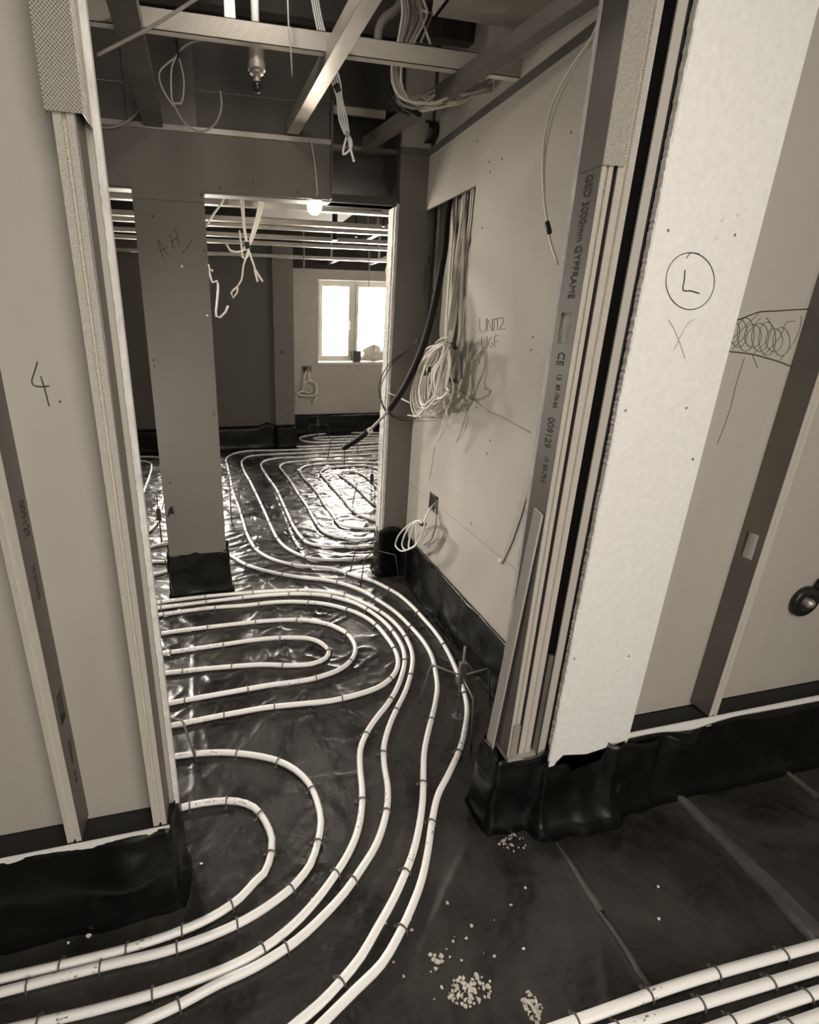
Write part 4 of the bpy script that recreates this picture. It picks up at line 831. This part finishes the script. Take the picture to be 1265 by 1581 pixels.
# far sockets, coil
t = thing('far_socket', 'socket box on the window wall left of the window', 'socket', atY(473, 570, 6.748))
a, b = atY(466.5, 565, 6.748), atY(481, 574.5, 6.748)
MB().box(a[0], b[0], 6.736, 6.75, b[2], a[2]).build('back_plate', 'dsteel', t); MB().box(a[0] + .015, a[0] + .06, 6.73, 6.737, b[2] + .012, a[2] - .012).build('dark_mouth', 'gap', t)
t = thing('far_coil', 'pale cable coil hanging under the far socket', 'cable', atY(478, 595, 6.7))
y = Yp(6.70)
for p in (((473, 572), (470, 585), (469, 595)), ((477, 573), (479, 588), (480, 590)), ((468, 602), (470, 592), (480, 588), (488, 592), (489, 602), (485, 610), (470, 611), (457, 608)), ((457, 608), (466, 604), (478, 606), (483, 600)), ((456, 610), (460, 618), (456, 622)), ((490, 598), (490, 610), (484, 622))):
    MB().tube(spline(y(*p), .03), .011, 6).build('cable', 'cable', t)
# sill objects
a = atY(551, 552, 6.76)
t = thing('sill_pot', 'small dark square pot on the window sill', 'pot', (a[0], 6.785, WZ0 + .012))
MB().prism([(a[0] - .05, 6.75, WZ0 + .012), (a[0] + .05, 6.75, WZ0 + .012), (a[0] + .06, 6.75, WZ0 + .145), (a[0] - .06, 6.75, WZ0 + .145)], (0, .06, 0)).build('pot_body', 'pot', t)
MB().box(a[0] - .066, a[0] + .066, 6.747, 6.812, WZ0 + .145, WZ0 + .16).build('rim', 'pot', t)
t = thing('crumpled_bag', 'crumpled pale bag on the right of the window sill', 'bag', (2.16, 6.785, WZ0 + .012))
R = random.Random(8)
q = MB()
def bagf(u, v):
    a = u * 2 * PI; r = math.sin(v * PI)**.6 * (1 + .35 * math.sin(a * 5 + v * 9) * math.sin(v * 7)); return (2.165 + .15 * r * math.cos(a), 6.785 + .032 * r * math.sin(a), WZ0 + .012 + .19 * v * (1 + .25 * math.sin(a * 4)))
q.grid(bagf, 40, 14, False).build('bag_body', 'bag', t)
for k in range(5):
    x = 2.05 + k * .055; MB().prism([(x, 6.775, WZ0 + .12), (x + .03, 6.78, WZ0 + .23 - .02 * (k % 2)), (x + .05, 6.785, WZ0 + .13)], (.004, .012, 0)).build('bag_fold', 'bag', t)

# right edge collar
c0 = atY(1240, 927, 1.066)
t = thing('pipe_collar', 'black round collar with a shiny pipe end at the right edge', 'collar', c0)
MB().lathe(c0, [(.052, -.002), (.056, .010), (.050, .016), (.040, .012), (.034, .018), (.026, .014), (.018, .004), (.0005, .003)], 26, (0, -1, 0)).build('collar_ring', 'blackp', t)
MB().lathe(c0, [(.016, .0), (.0165, .022), (.012, .030), (.0005, .033)], 18, (0, -1, 0)).build('shiny_end', 'brass', t)
MB().tube([c0 + [.03, -.004, .06], c0 + [.06, -.02, .05]], .02, 10).build('bracket', 'blackp', t)

def overlap(a, b, wd, seed):
    A, B = fl(*a)[:2], fl(*b)[:2]; d = (B - A) / np.linalg.norm(B - A); nr = np.array([-d[1], d[0]]); L = np.linalg.norm(B - A); n = int(L / .012)
    q = MB(); vs = []
    for j, (o, h) in enumerate(((-.003, -.004), (0, .010), (.012, .0125), (wd * .6, .008), (wd, -.002))):
        for i in range(n + 1):
            t = i / n; k = (.55 + .9 * t) ; p = A + d * L * t + nr * (o * k + .006 * (vnoise(np.array(t * 7.), np.array(1.), seed) - .5))
            vs.append((p[0], p[1], float(floor_height(np.array([p[0]]), np.array([p[1]]))[0]) + h * (.6 + .5 * t) * (1 if h > 0 else 1)))
    m = n + 1; q.add(vs, [(j * m + i, j * m + i + 1, (j + 1) * m + i + 1, (j + 1) * m + i) for j in range(4) for i in range(n)], True)
    q.build('membrane_overlap', 'filmd', floor)
overlap((1026, 1213), (1252, 1456), .055, 5); overlap((858, 1303), (926, 1412), .018, 6); overlap((926, 1412), (1010, 1545), .014, 7); overlap((1193, 1178), (1262, 1236), .03, 8)
# ================================================================== floor litter and stains
def splatter(label, px, rx, ry, n, seed, name='plaster_splatter'):
    R = random.Random(seed); q = MB(); c = fl(*px)
    for _ in range(n):
        a = R.uniform(0, 2 * PI); rr = R.uniform(0, 1)**.7; x = c[0] + rx * rr * math.cos(a); y = c[1] + ry * rr * math.sin(a); s = R.uniform(.0015, .006)
        z = float(floor_height(np.array([x]), np.array([y]))[0]) + .0006
        pts = [(x + s * R.uniform(.5, 1.3) * math.cos(t), y + s * R.uniform(.4, 1.1) * math.sin(t), z) for t in np.linspace(0, 2 * PI, 7)[:-1]]
        q.prism(pts, (0, 0, .0012))
    o = q.build(name, 'stain', floor); o['kind'] = 'stuff'; return o
splatter('', (725, 1530), .055, .03, 110, 1); splatter('', (672, 1482), .02, .02, 20, 4)
splatter('', (822, 1555), .022, .03, 70, 2); splatter('', (790, 1300), .05, .03, 30, 3); splatter('', (700, 1450), .2, .12, 25, 6)
for k, (x, y, s, lb) in enumerate(((137, 1446, .006, 'white flake on the floor below the left skirt'), (106, 1457, .004, 'small white flake left of the larger one below the left skirt'), (311, 1335, .004, 'white flake inside the smallest pipe bend'), (811, 1371, .004, 'white flake on the bare floor right of the pipes'), (809, 1466, .004, 'white flake on the bare floor above the plaster stain'),
                                  (1016, 1371, .004, 'white flake on the right floor, upper of two'), (1017, 1420, .004, 'white flake on the right floor, lower of two'), (483, 1391, .008, 'pale paper scrap beside the third pipe'), (1113, 1212, .011, 'pale plaster lump beside the right skirt'))):
    c = fl(x, y); z = float(floor_height(c[:1], c[1:2])[0]); R = random.Random(k)
    pts = [(c[0] + s * R.uniform(.6, 1.4) * math.cos(t), c[1] + s * R.uniform(.5, 1.1) * math.sin(t), z + .001) for t in np.linspace(0, 2 * PI, 8)[:-1]]
    tag(MB().prism(pts, (0, 0, s * .5)).build('plaster_flake', 'plaster'), lb, 'debris', 'plaster flakes on the membrane')
